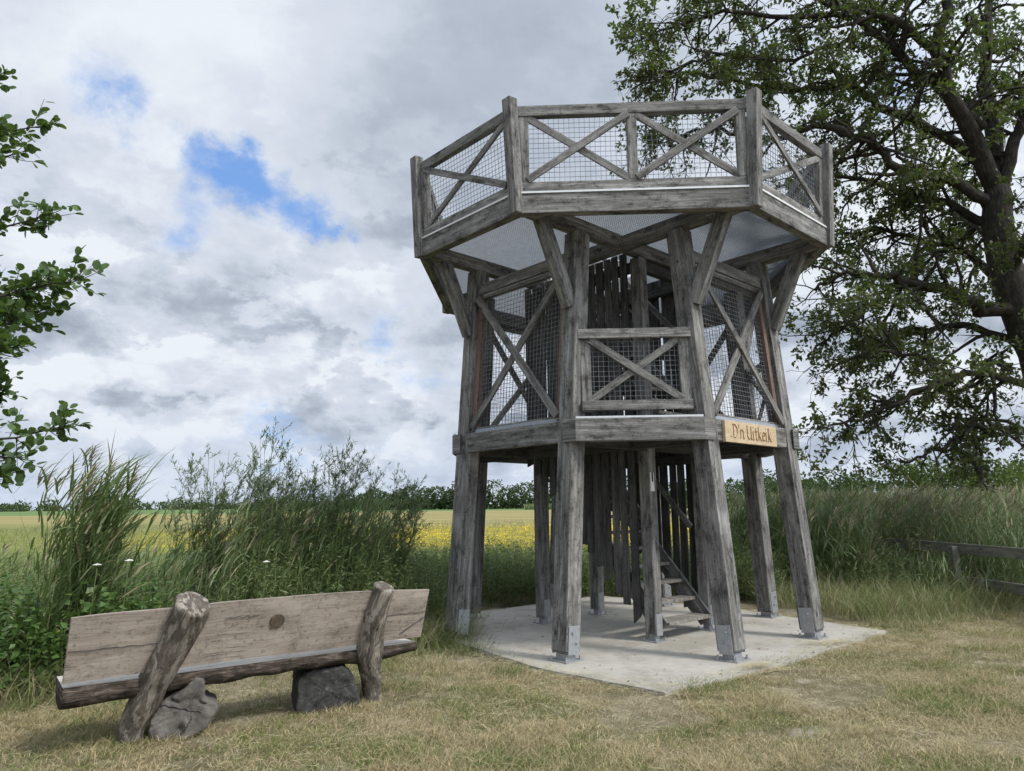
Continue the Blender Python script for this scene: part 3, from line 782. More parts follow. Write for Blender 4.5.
def stump(loc, outline, depth, mat, seed, rot, crack):
    """a short log end: irregular outline in x, z, lying along y, worn round and rough"""
    bm = bmesh.new(); n = len(outline); rows = 9
    cx = sum(p[0] for p in outline) / n; cz = sum(p[1] for p in outline) / n
    dense = []
    for i in range(n):
        p, q = outline[i], outline[(i + 1) % n]
        for k in range(6): dense.append((p[0] + (q[0] - p[0]) * k / 6, p[1] + (q[1] - p[1]) * k / 6))
    m = len(dense)
    for _ in range(2): dense = [((dense[i - 1][0] + 2 * dense[i][0] + dense[(i + 1) % m][0]) / 4, (dense[i - 1][1] + 2 * dense[i][1] + dense[(i + 1) % m][1]) / 4) for i in range(m)]
    rings = []
    prof = [(-.5, s_) for s_ in (.0, .25, .5, .75, .90)] + [(-.485, .97)] + [(y, 1.0) for y in np.linspace(-.45, .45, rows)] + [(.485, .97)] + [(.5, s_) for s_ in (.9, .5, 0)]
    for (y, k) in prof:
        if k == 0: rings.append([bm.verts.new((cx, y * depth, cz))]); continue
        rings.append([bm.verts.new((cx + (x - cx) * k, y * depth, cz + (z - cz) * k)) for x, z in dense])
    for a_, b_ in zip(rings, rings[1:]):
        for i in range(m):
            i2 = (i + 1) % m
            if len(a_) == 1: bm.faces.new((a_[0], b_[i2], b_[i]))
            elif len(b_) == 1: bm.faces.new((a_[i], a_[i2], b_[0]))
            else: bm.faces.new((a_[i], a_[i2], b_[i2], b_[i]))
    bmesh.ops.recalc_face_normals(bm, faces=bm.faces); bm.normal_update()
    bmesh.ops.subdivide_edges(bm, edges=bm.edges, cuts=1, use_grid_fill=True); bm.normal_update()
    sv = Vector((seed, seed * 2, 0))
    for v in bm.verts:
        c = v.co.copy(); k = .013 * noise.noise(c * 7 + sv) + .009 * noise.noise(c * 19 + sv) + .006 * noise.noise(c * 48 + sv)
        if crack and c.y < -.4 * depth:
            e = abs(c.z - (.30 - .22 * c.x + .02 * math.sin(c.x * 30)))
            if e < .016 and -.16 < c.x < .14: k -= .035 * (1 - e / .016)
            e = math.hypot(c.x + .02, (c.z - .10) * .8)
            if e < .035: k -= .05 * (1 - e / .035)
        v.co += v.normal * k
    me = bpy.data.meshes.new('seat_stump'); bm.to_mesh(me); bm.free()
    me.materials.append(mat)
    me.polygons.foreach_set('use_smooth', [True] * len(me.polygons))
    o = bpy.data.objects.new('seat_stump', me); COL.objects.link(o); o.parent = bench
    o.location = loc; o.rotation_euler = rot
    yf = -.5 * depth - .001; rr = random.Random(int(seed * 10))
    for (x0, z0, x1, z1, r_) in (((-.15, .29, .12, .205, .007), (-.02, .06, .05, .16, .006), (.05, .16, .04, .26, .003)) if crack else ((-.12, .05, -.02, .30, .005), (.02, .20, .17, .22, .004), (.06, .04, .10, .17, .004))):
        n_ = 12; MB().tube([(x0 + (x1 - x0) * i / n_ + rr.uniform(-.006, .006), yf, z0 + (z1 - z0) * i / n_ + rr.uniform(-.006, .006)) for i in range(n_ + 1)], [r_ * (1.05 - i / n_ * .6) for i in range(n_ + 1)], 5).build('split', INK, o)
    return o
stump((.37, -.03, -.02), [(-.16, .30), (-.02, .37), (.06, .46), (.12, .44), (.13, .30), (.24, .235), (.16, .09), (.03, .01), (-.14, 0), (-.23, .09), (-.22, .18)], .36, B_STUMP, 3.1, (0, 0, R(-12)), True)
stump((1.54, .06, -.02), [(-.27, .30), (-.17, .36), (.12, .37), (.20, .28), (.25, .08), (.22, 0), (-.2, -.02), (-.27, .03)], .44, B_STUMP2, 8.7, (0, 0, R(-14)), False)

# ------------------------------------------------------------------ fence in the reeds on the right
fence = empty('post_and_rail_fence', (7.75, 12.7, GZ), R(90))
tag(fence, 'dark mossy post and rail fence standing in the reeds at the right', 'fence')
for y in (-4.8, -2.4, 0, 2.4):
    MB().beam((y, .09, -.1), (y + .03, .085, .95), .13, .12, (1, 0, 0)).build('post', W_FENCE, fence, .01)
MB().beam((-4.9, 0, .90), (2.5, 0, .92), .17, .045, (0, 0, 1)).build('rail', W_FENCE, fence, .006)
MB().beam((-4.9, 0, .38), (2.5, 0, .36), .16, .045, (0, 0, 1)).build('rail', W_FENCE, fence, .006)

# ------------------------------------------------------------------ foliage generators
def ribbons(base, d0, sag, length, width, wdir, segs=3, taper=True):
    """curved blades: p(t) = base + d0*L*t + sag*L*t^2"""
    n = len(base); ts = np.linspace(0, 1, segs + 1)
    V = np.zeros((n, 2 * segs + 1, 3)); L = length[:, None]
    for i, t_ in enumerate(ts):
        p = base + d0 * L * t_ + sag * L * t_ ** 2
        w = width * (min(1., .55 + 1.6 * t_) * (1 - t_) ** .75 if taper else (1 - t_ * .6)) / 2
        if i < segs:
            V[:, 2 * i] = p - wdir * w[:, None]; V[:, 2 * i + 1] = p + wdir * w[:, None]
        else: V[:, 2 * i] = p
    o = np.arange(n)[:, None] * (2 * segs + 1)
    Q = np.concatenate([o + np.array([[2 * i, 2 * i + 1, 2 * i + 3, 2 * i + 2]]) for i in range(segs - 1)], 0) if segs > 1 else np.zeros((0, 4), int)
    T = o + np.array([[2 * segs - 2, 2 * segs - 1, 2 * segs]])
    return V.reshape(-1, 3), Q, T

def hdir(n, bias=(0, 0), k=0):
    an = rng.uniform(0, 2 * np.pi, n); d = np.stack([np.cos(an), np.sin(an), np.zeros(n)], 1)
    d[:, 0] += bias[0] * k; d[:, 1] += bias[1] * k
    return d / (np.linalg.norm(d, axis=1, keepdims=True) + 1e-9)

class Acc:
    def __init__(s): s.V = []; s.Q = []; s.T = []; s.n = 0
    def add(s, V, Q=None, T=None):
        if Q is not None and len(Q): s.Q.append(Q + s.n)
        if T is not None and len(T): s.T.append(T + s.n)
        s.V.append(V); s.n += len(V)
    def build(s, name, mat, parent=None, smooth=False):
        if not s.V: return None
        return np_mesh(name, np.concatenate(s.V), np.concatenate(s.Q) if s.Q else None, np.concatenate(s.T) if s.T else None, mat, parent, smooth)

def leaves(c, d, n_, length, width):
    """folded pointed leaves: base c, direction d, normal n_"""
    s_ = np.cross(d, n_); s_ /= np.linalg.norm(s_, axis=1, keepdims=True) + 1e-9
    L = length[:, None]; Wd = width[:, None]
    V = np.stack([c, c + d * L * .45 + s_ * Wd * .5 + n_ * Wd * .12, c + d * L - n_ * L * .08, c + d * L * .45 - s_ * Wd * .5 + n_ * Wd * .12, c + d * L * .5], 1)
    o = np.arange(len(c))[:, None] * 5
    T = np.concatenate([o + np.array([[0, 1, 4]]), o + np.array([[1, 2, 4]]), o + np.array([[4, 2, 3]]), o + np.array([[0, 4, 3]])], 0)
    return V.reshape(-1, 3), T

def unit(v): return v / (np.linalg.norm(v, axis=-1, keepdims=True) + 1e-9)

def scatter(poly, n, excl=()):
    P = np.array(poly); lo, hi = P.min(0), P.max(0); out = np.zeros((0, 2))
    while len(out) < n:
        q = rng.uniform(lo, hi, (n * 2, 2)); k = in_poly(q, P)
        for e in excl: k &= ~in_poly(q, e)
        out = np.concatenate([out, q[k]])
    return out[:n]

WIND = (1., .15)
def reeds(acc, accp, xy, hmin, hmax, plume=.3, lw=.022, nl=8, lean=.13, wk=1.0):
    n = len(xy); h = rng.uniform(hmin, hmax, n)
    b = np.concatenate([xy, np.full((n, 1), GZ)], 1)
    ln = hdir(n, WIND, .9) * rng.uniform(.2, 1.3, (n, 1)) * lean
    up_ = np.array([[0, 0, 1.]]) + np.zeros((n, 3))
    V, Q, T = ribbons(b, up_, ln, h, np.full(n, .011), hdir(n), 4, False); acc.add(V, Q, T)
    for k in range(nl):
        t_ = rng.uniform(.18, .97, n) if k else np.full(n, .97)
        p = b + up_ * (h * t_)[:, None] + ln * (h * t_ ** 2)[:, None]
        hd = hdir(n, WIND, wk)
        d0 = unit(hd * rng.uniform(.30, .75, (n, 1)) + np.array([[0, 0, 1.]]) * rng.uniform(.7, 1.5, (n, 1)))
        L = rng.uniform(.28, .58, n) * np.clip(h / 1.9, .6, 1.1)
        sg = hd * .28 - np.array([[0, 0, 1.]]) * rng.uniform(.05, .75, (n, 1)) ** 1.4
        wd = unit(np.cross(d0, hd + rng.normal(0, .4, (n, 3))))
        V, Q, T = ribbons(p, d0, sg, L, rng.uniform(.7, 1.25, n) * lw, wd, 3); acc.add(V, Q, T)
    if accp is not None and plume > 0:
        s_ = rng.random(n) < plume; m = s_.sum()
        if m:
            tip = (b + up_ * h[:, None] + ln * h[:, None])[s_]
            for k in range(9):
                hd = hdir(m, WIND, 1.4)
                d0 = unit(hd * .35 + np.array([[0, 0, 1.]])); sg = hd * .5 - np.array([[0, 0, .35]])
                V, Q, T = ribbons(tip + np.array([[0, 0, -.05]]) + np.array([[0, 0, 1.]]) * rng.uniform(-.05, .1, (m, 1)), d0, sg, rng.uniform(.15, .30, m), np.full(m, .021), hdir(m), 2); accp.add(V, Q, T)

def herbs(acc, xy, hmin, hmax, leafn=26, ll=(.05, .11), lw=.2, spread=.16, top=1.0):
    n = len(xy); h = rng.uniform(hmin, hmax, n); b = np.concatenate([xy, np.full((n, 1), GZ)], 1)
    ln = hdir(n, WIND, .4) * rng.uniform(.05, spread, (n, 1))
    up_ = np.array([[0, 0, 1.]]) + np.zeros((n, 3))
    V, Q, T = ribbons(b, up_, ln, h, np.full(n, .009), hdir(n), 3, False); acc.add(V, Q, T)
    t_ = rng.uniform(.12, top, (n, leafn)); nn_ = n * leafn
    p = (b[:, None] + up_[:, None] * (h[:, None] * t_)[..., None] + ln[:, None] * (h[:, None] * t_ ** 2)[..., None]).reshape(-1, 3)
    hd = hdir(nn_); d = unit(hd + np.array([[0, 0, 1.]]) * rng.uniform(-.1, 1.0, (nn_, 1)))
    nr = unit(np.array([[0, 0, 1.]]) + rng.normal(0, .5, (nn_, 3)))
    L = rng.uniform(ll[0], ll[1], nn_) * (1.25 - .5 * t_.reshape(-1))
    V, T = leaves(p + hd * .01, d, nr, L, L * lw * rng.uniform(.8, 1.3, nn_)); acc.add(V, None, T)

def grass(acc, xy, hmin, hmax, w, lean=.5, segs=3):
    n = len(xy); b = np.concatenate([xy, fz(xy[:, 1])[:, None]], 1); hd = hdir(n, WIND, .35)
    d0 = unit(np.array([[0, 0, 1.]]) + hd * rng.uniform(0, lean * .7, (n, 1))); sg = hd * rng.uniform(.1, lean, (n, 1)) - np.array([[0, 0, 1.]]) * rng.uniform(0, lean * .55, (n, 1))
    V, Q, T = ribbons(b, d0, sg, rng.uniform(hmin, hmax, n), rng.uniform(.6, 1.4, n) * w, hdir(n), segs); acc.add(V, Q, T)

# ------------------------------------------------------------------ left bank: reeds, herbs, brambles
SL = SLAB_XY
LEFT_EDGE = [(-5.2, 6.3), (-4.6, 6.55), (-3.6, 7.3), (-2.6, 8.0), (-1.55, 8.9), (-.95, 9.5), (-.9, 10.2)]
left_bank = LEFT_EDGE + [(-1.4, 11.2), (-1.6, 14.5), (-6, 15), (-10.5, 15), (-10, 9)]
acc, accp = Acc(), Acc()
reeds(acc, accp, scatter([(-4.7, 7.4), (-3.5, 7.9), (-2.6, 8.6), (-2.2, 10), (-3.2, 11.5), (-5.0, 11.0)], 330), .8, 1.35, .04)
reeds(acc, accp, scatter([(-4.6, 7.0), (-4.2, 7.15), (-4.15, 7.8), (-4.6, 7.8)], 130), 1.5, 2.02, .10, .028, 11, .22)
reeds(acc, accp, scatter([(-3.6, 8.7), (-1.75, 9.4), (-1.9, 11.5), (-4.1, 11.5)], 720), 1.15, 1.74, .05, .02, 9)
reeds(acc, accp, scatter([(-8, 10), (-4, 10.5), (-2, 11.5), (-2, 14), (-10, 14)], 380), .6, 1.05, .10)
for (x, y, h0) in [(-4.45, 7.3, 2.15), (-4.3, 7.5, 2.1), (-4.6, 7.4, 2.0), (-4.75, 7.6, 2.05)]:
    reeds(acc, accp, np.array([[x, y]]) + rng.normal(0, .08, (3, 2)), h0 - .1, h0 + .1, .8)
tag(acc.build('reed_bed', L_REED), 'dense green reeds leaning in the wind behind the log bench', 'reeds', kind='stuff')
tag(accp.build('reed_plumes', L_PLUME), 'brown feathery plumes on the reeds behind the bench', 'reed plumes', kind='stuff')

acc = Acc()
herbs(acc, scatter(left_bank, 2300, [SL]), .45, .98, 30)
herbs(acc, scatter([(-3.2, 8.2), (-1.75, 9.2), (-1.8, 10.8), (-3.8, 11.5)], 850), .85, 1.38, 34, (.05, .10), .17)
herbs(acc, scatter([(-1.9, 9.0), (-1.35, 9.25), (-1.3, 10.8), (-1.9, 11)], 260), .75, 1.32,  30, (.05, .10), .18)
herbs(acc, scatter([(-1.75, 9.1), (-.95, 9.6), (-1.0, 11), (-1.9, 11)], 260), .6, 1.08, 30, (.05, .10), .2)
tag(acc.build('tall_herbs', L_HERB), 'tangled tall green herbs between the bench and the tower', 'herbs', kind='stuff')
acc = Acc()
herbs(acc, scatter([(-6.2, 6.2), (-4.9, 6.35), (-4.0, 6.95), (-3.6, 7.35), (-3.8, 8.0), (-7, 8.5)], 620), .40, 1.02, 26, (.07, .13), .62, .3)
tag(acc.build('bramble_thicket', L_BRAMBLE), 'broad leaved bright green nettles and brambles left of the bench', 'brambles', kind='stuff')
acc = Acc()
# fringe of long grass along the edge of the growth
e = np.array(LEFT_EDGE)
seg = rng.integers(0, len(e) - 1, 5200); f_ = rng.random((5200, 1))
grass(acc, e[seg] * (1 - f_) + e[seg + 1] * f_ + rng.normal(0, .22, (5200, 2)), .15, .6, .008, .9)
tag(acc.build('long_grass', L_TALLGRASS), 'arching long grass along the edge of the left bank', 'long grass', kind='stuff')

# growth behind and right of the slab
acc = Acc()
herbs(acc, scatter([(-1.3, 12.4), (.2, 12.7), (1.6, 13.9), (3.4, 13.9), (4.4, 12.3), (5.4, 14.0), (4, 16.5), (-2.5, 16)], 2700, [SL]), .55, 1.12, 32, (.05, .11), .2)
tag(acc.build('tall_herbs', L_HERB), 'bushy green herbs and young shoots growing behind the concrete slab', 'herbs', kind='stuff')
acc, accp = Acc(), Acc()
reeds(acc, accp, scatter([(4.3, 14.2), (5.1, 12.9), (6.3, 12.9), (7.1, 15.8), (4.6, 16)], 850), 1.1, 1.85, .16, .028, 10, .24, .55)
reeds(acc, accp, scatter([(6.2, 13.0), (7.2, 13.4), (7.3, 16), (6.6, 16)], 230), .4, .95, .2, .024, 9, .2)
reeds(acc, accp, scatter([(7.5, 14.6), (9.5, 14.6), (9.5, 16.5), (7, 16.5)], 320), 1.2, 1.9, .4, .022, 8, .15)
reeds(acc, accp, scatter([(8.25, 11.4), (13, 11.9), (15, 17), (8, 17)], 1300), 1.05, 1.80, .3, .022, 8, .2, .5)
reeds(acc, accp, scatter([(5, 15.5), (9, 15.5), (20, 18), (28, 26), (8, 26), (5.2, 18)], 2600), 1.2, 2.05, .98, .022, 7, .18, .55)
tag(acc.build('reed_bed', L_REED), 'dark green wind swept reeds right of the tower behind the fence', 'reeds', kind='stuff')
tag(accp.build('reed_plumes', L_PLUME), 'pale beige reed plumes above the reed bed right of tower', 'reed plumes', kind='stuff')
acc = Acc()
grass(acc, scatter([(4.75, 10.9), (5.3, 10.5), (7.2, 11.3), (9.5, 11.4), (12, 12), (11, 13.4), (7, 13.2), (5.2, 13.2), (4.3, 14.2), (4.2, 12.4)], 9500, [SL]), .25, .75, .009, .8)
grass(acc, scatter([(4.9, 10.0), (5.3, 9.9), (7.4, 10.9), (10, 10.9), (12, 12), (5.2, 11.6)], 4200, [SL]), .08, .32, .007, .9)
tag(acc.build('long_grass', L_TALLGRASS), 'yellowish long grass in front of the fence at the right', 'long grass', kind='stuff')
acc = Acc()
reeds(acc, None, scatter([(6.6, 11.9), (7.5, 11.6), (7.5, 14), (6.9, 14)], 120), .35, .75, 0, .02, 7, .25)
reeds(acc, None, scatter([(7.85, 10.5), (8.6, 10.5), (8.6, 15), (7.85, 15)], 420), .8, 1.5, 0, .02, 8, .2)
straw = Acc()
reeds(straw, None, scatter([(4.6, 13.6), (6.3, 12.9), (7.2, 15.8), (5, 16.5)], 150), .9, 1.75, 0, .018, 6, .4, .2)
reeds(straw, None, scatter([(8, 12), (13, 12.2), (20, 20), (7, 20)], 700), 1.0, 2.0, 0, .018, 6, .35, .2)
grass(straw, scatter([(7.9, 12), (13, 12.2), (16, 18), (5, 18)], 2500), .7, 1.5, .010, .6)
herbs(straw, scatter([(5, 14), (6.5, 13.4), (12, 14), (15, 18), (6, 18)], 420), 1.0, 1.75, 26, (.06, .13), .2)
tag(straw.build('straw_reeds', L_TALLGRASS), 'last years straw coloured stems mixed into the reeds right of the tower', 'dry reeds', kind='stuff')
tag(acc.build('fence_reeds', L_REED), 'young green reeds growing through the post and rail fence', 'reeds', kind='stuff')
acc = Acc()
herbs(acc, scatter([(6, 12.4), (13, 12.4), (13, 14.5), (5.5, 14.5)], 900), .5, 1.0, 22, (.06, .14), .16)
tag(acc.build('tall_herbs', L_HERB), 'green herbs at the foot of the fence on the right', 'herbs', kind='stuff')

# mown grass: short blades, mostly dry, with greener patches
front = [(-4.7, 4.2), (4.6, 4.2), (11.5, 11.4), (7.0, 11.0), (5.0, 10.2), (4.9, 9.9), (-.9, 9.6), (-2.6, 8.1), (-5.0, 6.5)]
def lawn():
    q = rng.uniform((-7.5, 4.2), (12, 11.6), (1500000, 2))
    dist = q[:, 1]
    keep = rng.random(len(q)) < np.clip((6.0 / dist) ** 2, 0, 1) * .95
    q = q[keep]
    q = q[np.abs(q[:, 0]) < q[:, 1] * .78 + .4]
    q = q[in_poly(q, np.array([(-8, 4), (12, 4), (12, 11.5), (7.2, 11.3), (5.2, 10.8), (4.6, 10.2), (-.9, 9.9), (-2.6, 8.2), (-5.2, 6.5), (-8, 6.5)]))]
    q = q[~in_poly(q, SL)]
    # bare trodden places
    v = np.array([noise.noise((x * .9 + 4, y * .9, 3.3)) + .5 * noise.noise((x * 2.6, y * 2.6, 1.1)) for x, y in q[::1]])
    q = q[rng.random(len(q)) > np.clip((v - .0) * 2.6, 0, .93)]
    v2 = np.array([noise.noise((x * 1.7, y * 1.7, 7.7)) + .6 * noise.noise((x * 6, y * 6, 2.2)) for x, y in q])
    a_ = Acc(); hi = v2 > .12
    grass(a_, q[~hi], .018, .055, .0052, 1.4, 2); grass(a_, q[hi], .035, .105, .0055, 1.2, 2)
    tag(a_.build('mown_grass', L_LAWN), 'short dry straw coloured grass trodden around bench and slab', 'grass', kind='stuff')
lawn()
acc = Acc()
# tufts: along the slab edge, round the bench feet and here and there
ring = []
for _ in range(26):
    k = rng.integers(0, len(SL)); ring.append((SL[k], .05))
tuft = [((.13 - .2, 7.55), .10, .16, 260), ((1.75, 6.95), .16, .11, 300), ((-1.1, 7.1), .18, .10, 240), ((-.5, 6.5), .2, .09, 260), ((-2.0, 7.0), .4, .12, 700), ((-1.3, 7.9), .4, .12, 600), ((3.4, 6.2), .25, .07, 300),
        ((-3.4, 6.3), .3, .14, 500), ((2.9, 8.0), .14, .08, 160), ((.3, 5.6), .4, .07, 420), ((-1.2, 5.2), .3, .07, 360), ((2.0, 5.4), .35, .07, 420), ((-.62, 8.75), .2, .2, 260), ((-.8, 9.4), .22, .3, 320), ((4.2, 7.4), .4, .08, 420)]
for (cxy, s_, h_, n_) in tuft: grass(acc, np.array(cxy) + rng.normal(0, s_, (n_, 2)), h_ * .4, h_ * 1.2, .006, .9)
tag(acc.build('grass_tufts', leafmat('green_tufts', (.085, .135, .03), (.17, .23, .06), .3, dry=(.38, .32, .18), dryamt=.22)), 'greener tufts of grass among the dry turf', 'grass', kind='stuff')
acc = Acc()
n_ = 42000
q = rng.uniform((-5, 4.3), (9, 10.8), (n_, 2)); hv = np.array([noise.noise((x * 1.3 + 9, y * 1.3, 5.5)) + .5 * noise.noise((x * 4.5, y * 4.5, 8.5)) for x, y in q]); q = q[rng.random(n_) < np.clip(.22 + hv * .9, .03, 1)]; q = q[~in_poly(q, SL)]; q = q[in_poly(q, np.array([(-8, 4), (12, 4), (12, 11.5), (7.2, 11.1), (4.6, 10.2), (-.9, 9.9), (-2.6, 8.2), (-5.2, 6.5)]))]
e2_ = SL[rng.integers(0, len(SL), 6500)]; e2_ = e2_[e2_[:, 1] < 10.2] + rng.normal(0, .10, (int((e2_[:, 1] < 10.2).sum()), 2))
hp = np.concatenate([np.array([2.55, 7.62]) + rng.normal(0, (.14, .07), (700, 2)), np.array([3.9, 8.85]) + rng.normal(0, (.35, .1), (900, 2)), np.array([-1.95, 6.9]) + rng.normal(0, (.4, .12), (500, 2))])
q = np.concatenate([q, e2_, hp]); m = len(q); zq = np.where(in_poly(q, SL), .034, 0.)
hd = hdir(m); bb = np.concatenate([q, GZ + .012 + zq[:, None] + rng.uniform(0, .03, (m, 1))], 1)
V, Q, T = ribbons(bb, unit(hd + np.array([[0, 0, 1.]]) * rng.uniform(-.02, .35, (m, 1))), hdir(m) * .3 - np.array([[0, 0, .22]]), rng.uniform(.05, .16, m), np.full(m, .0042), unit(np.cross(hd, np.array([[0, 0, 1.]])) + np.array([[0, 0, .3]])), 2)
acc.add(V, Q, T)
tag(acc.build('hay', L_HAY), 'loose dry stalks of cut grass lying on the turf', 'hay', kind='stuff')

acc = Acc()
q = rng.uniform((-2, 6.5), (5, 14), (2600, 2)); q = q[in_poly(q, SL)]
dd_ = np.min(np.linalg.norm(q[:, None] - SL[None, ::4], axis=2), axis=1); q = q[rng.random(len(q)) < np.clip(.22 + .6 * np.exp(-dd_ / .25), 0, 1)]
l_ = rng.uniform(.012, .045, len(q)); V, T = leaves(np.concatenate([q, rng.uniform(.002, .008, (len(q), 1))], 1), hdir(len(q)), unit(rng.normal(0, .3, (len(q), 3)) + np.array([[0, 0, 1.]])), l_, l_ * .5); acc.add(V, None, T)
tag(acc.build('leaf_litter', simple('dead_leaves', (.13, .09, .05), .8, 0, 8, .5)), 'dead leaves and crumbs of soil scattered on the concrete slab', 'leaf litter', kind='stuff')

# ------------------------------------------------------------------ tall airy willow shrubs behind the bench
def shrub(name, x, y, h, label, nst, spread, group, seed):
    root = empty(name, (x, y, GZ)); tag(root, label, 'shrub', group)
    rs = np.random.default_rng(seed); st = MB(); A = Acc()
    for s in range(nst):
        an = rs.uniform(0, 6.28); r_ = rs.uniform(.1, 1) * spread; hh = h * rs.uniform(.70, 1.0) * (1 - .22 * (r_ / spread) ** 2)
        tipx = math.cos(an) * r_ + .18; tipy = math.sin(an) * r_ * .7
        pts = [Vector((tipx * .25 * rs.uniform(.3, 1), tipy * .25, 0))]
        for k in range(1, 6):
            f_ = k / 5; pts.append(Vector((tipx * (.25 + .75 * f_ ** 1.4) + rs.normal(0, .02), tipy * (.25 + .75 * f_ ** 1.3) + rs.normal(0, .02), hh * f_)))
        st.tube(pts, [.008, .007, .005, .004, .003, .0015], 4, False)
        for k in range(rs.integers(17, 24)):
            f_ = rs.uniform(.34, .98); i = min(int(f_ * 5), 4); u = f_ * 5 - i; p = pts[i].lerp(pts[i + 1], u)
            d_ = Vector((rs.normal(.25, .6), rs.normal(0, .6), rs.uniform(.5, 1.3))).normalized(); L = rs.uniform(.16, .42) * (1.2 - .4 * f_)
            e_ = p + d_ * L + Vector((.05, 0, 0)) * rs.uniform(0, 1); st.tube([p, p.lerp(e_, .5) + Vector((0, 0, -.015)), e_], [.0035, .0025, .0012], 3, False)
            m = int(rs.integers(14, 24)); t_ = rs.uniform(.1, 1.05, m)[:, None]
            c_ = np.array(p)[None] * (1 - t_) + np.array(e_)[None] * t_
            dd = unit(np.array(d_)[None] * .8 + rs.normal(0, .55, (m, 3)) + np.array([[.15, 0, .15]])); nn_ = unit(rs.normal(0, .5, (m, 3)) + np.array([[0, 0, 1.]]))
            l_ = rs.uniform(.045, .095, m); V, T = leaves(c_, dd, nn_, l_, l_ * .15); A.add(V, None, T)
    st.build('stems', L_WILLOW, root); A.build('foliage', L_WILLOW, root)
    return root
gshr = 'tall airy willow shrubs behind the bench'
for (x, y, h, n_, sp, lab, sd_) in [
    (-4.02, 9.5, 2.70, 22, .72, 'airy willow shrub at the left end of the row behind the bench', 1),
    (-3.30, 9.5, 2.84, 22, .66, 'tallest airy willow shrub rising behind the middle of the bench', 2),
    (-2.42, 9.6, 2.62, 19, .60, 'leaning willow shrub behind the right bench post', 3),
    (-1.75, 9.9, 2.24, 12, .42, 'shortest willow shrub nearest to the tower leg', 4)]:
    shrub('willow_shrub', x, y, h, lab, n_, sp, gshr, sd_)

# white umbel flowers in the bank
for i, (x, y, h, lab) in enumerate([(-4.05, 7.0, 1.18, 'white umbel flower left of the bench in front of the tall reeds'), (-3.72, 6.95, 1.22, 'white umbel flower just right of its twin above the bench back'),
                                    (-2.8, 8.1, 1.12, 'white umbel flower low in the reeds left of the slanted bench post')]):
    w = empty('wild_flower', (x, y, GZ)); tag(w, lab, 'flower', 'white umbel flowers in the left bank')
    MB().tube([(0, 0, 0), (.03, 0, h * .6), (.05, .01, h - .04)], .004, 4, False).build('stem', L_HERB, w)
    fh = MB()
    for k in range(26):
        an = k * 2.4; rr = .034 * math.sqrt(k / 26)
        c = Vector((.05 + rr * math.cos(an), .01 + rr * math.sin(an), h - rr * .3)); fh.tube([c, c + Vector((0, 0, .006))], .007, 5)
    fh.build('flower_head', PETAL, w)

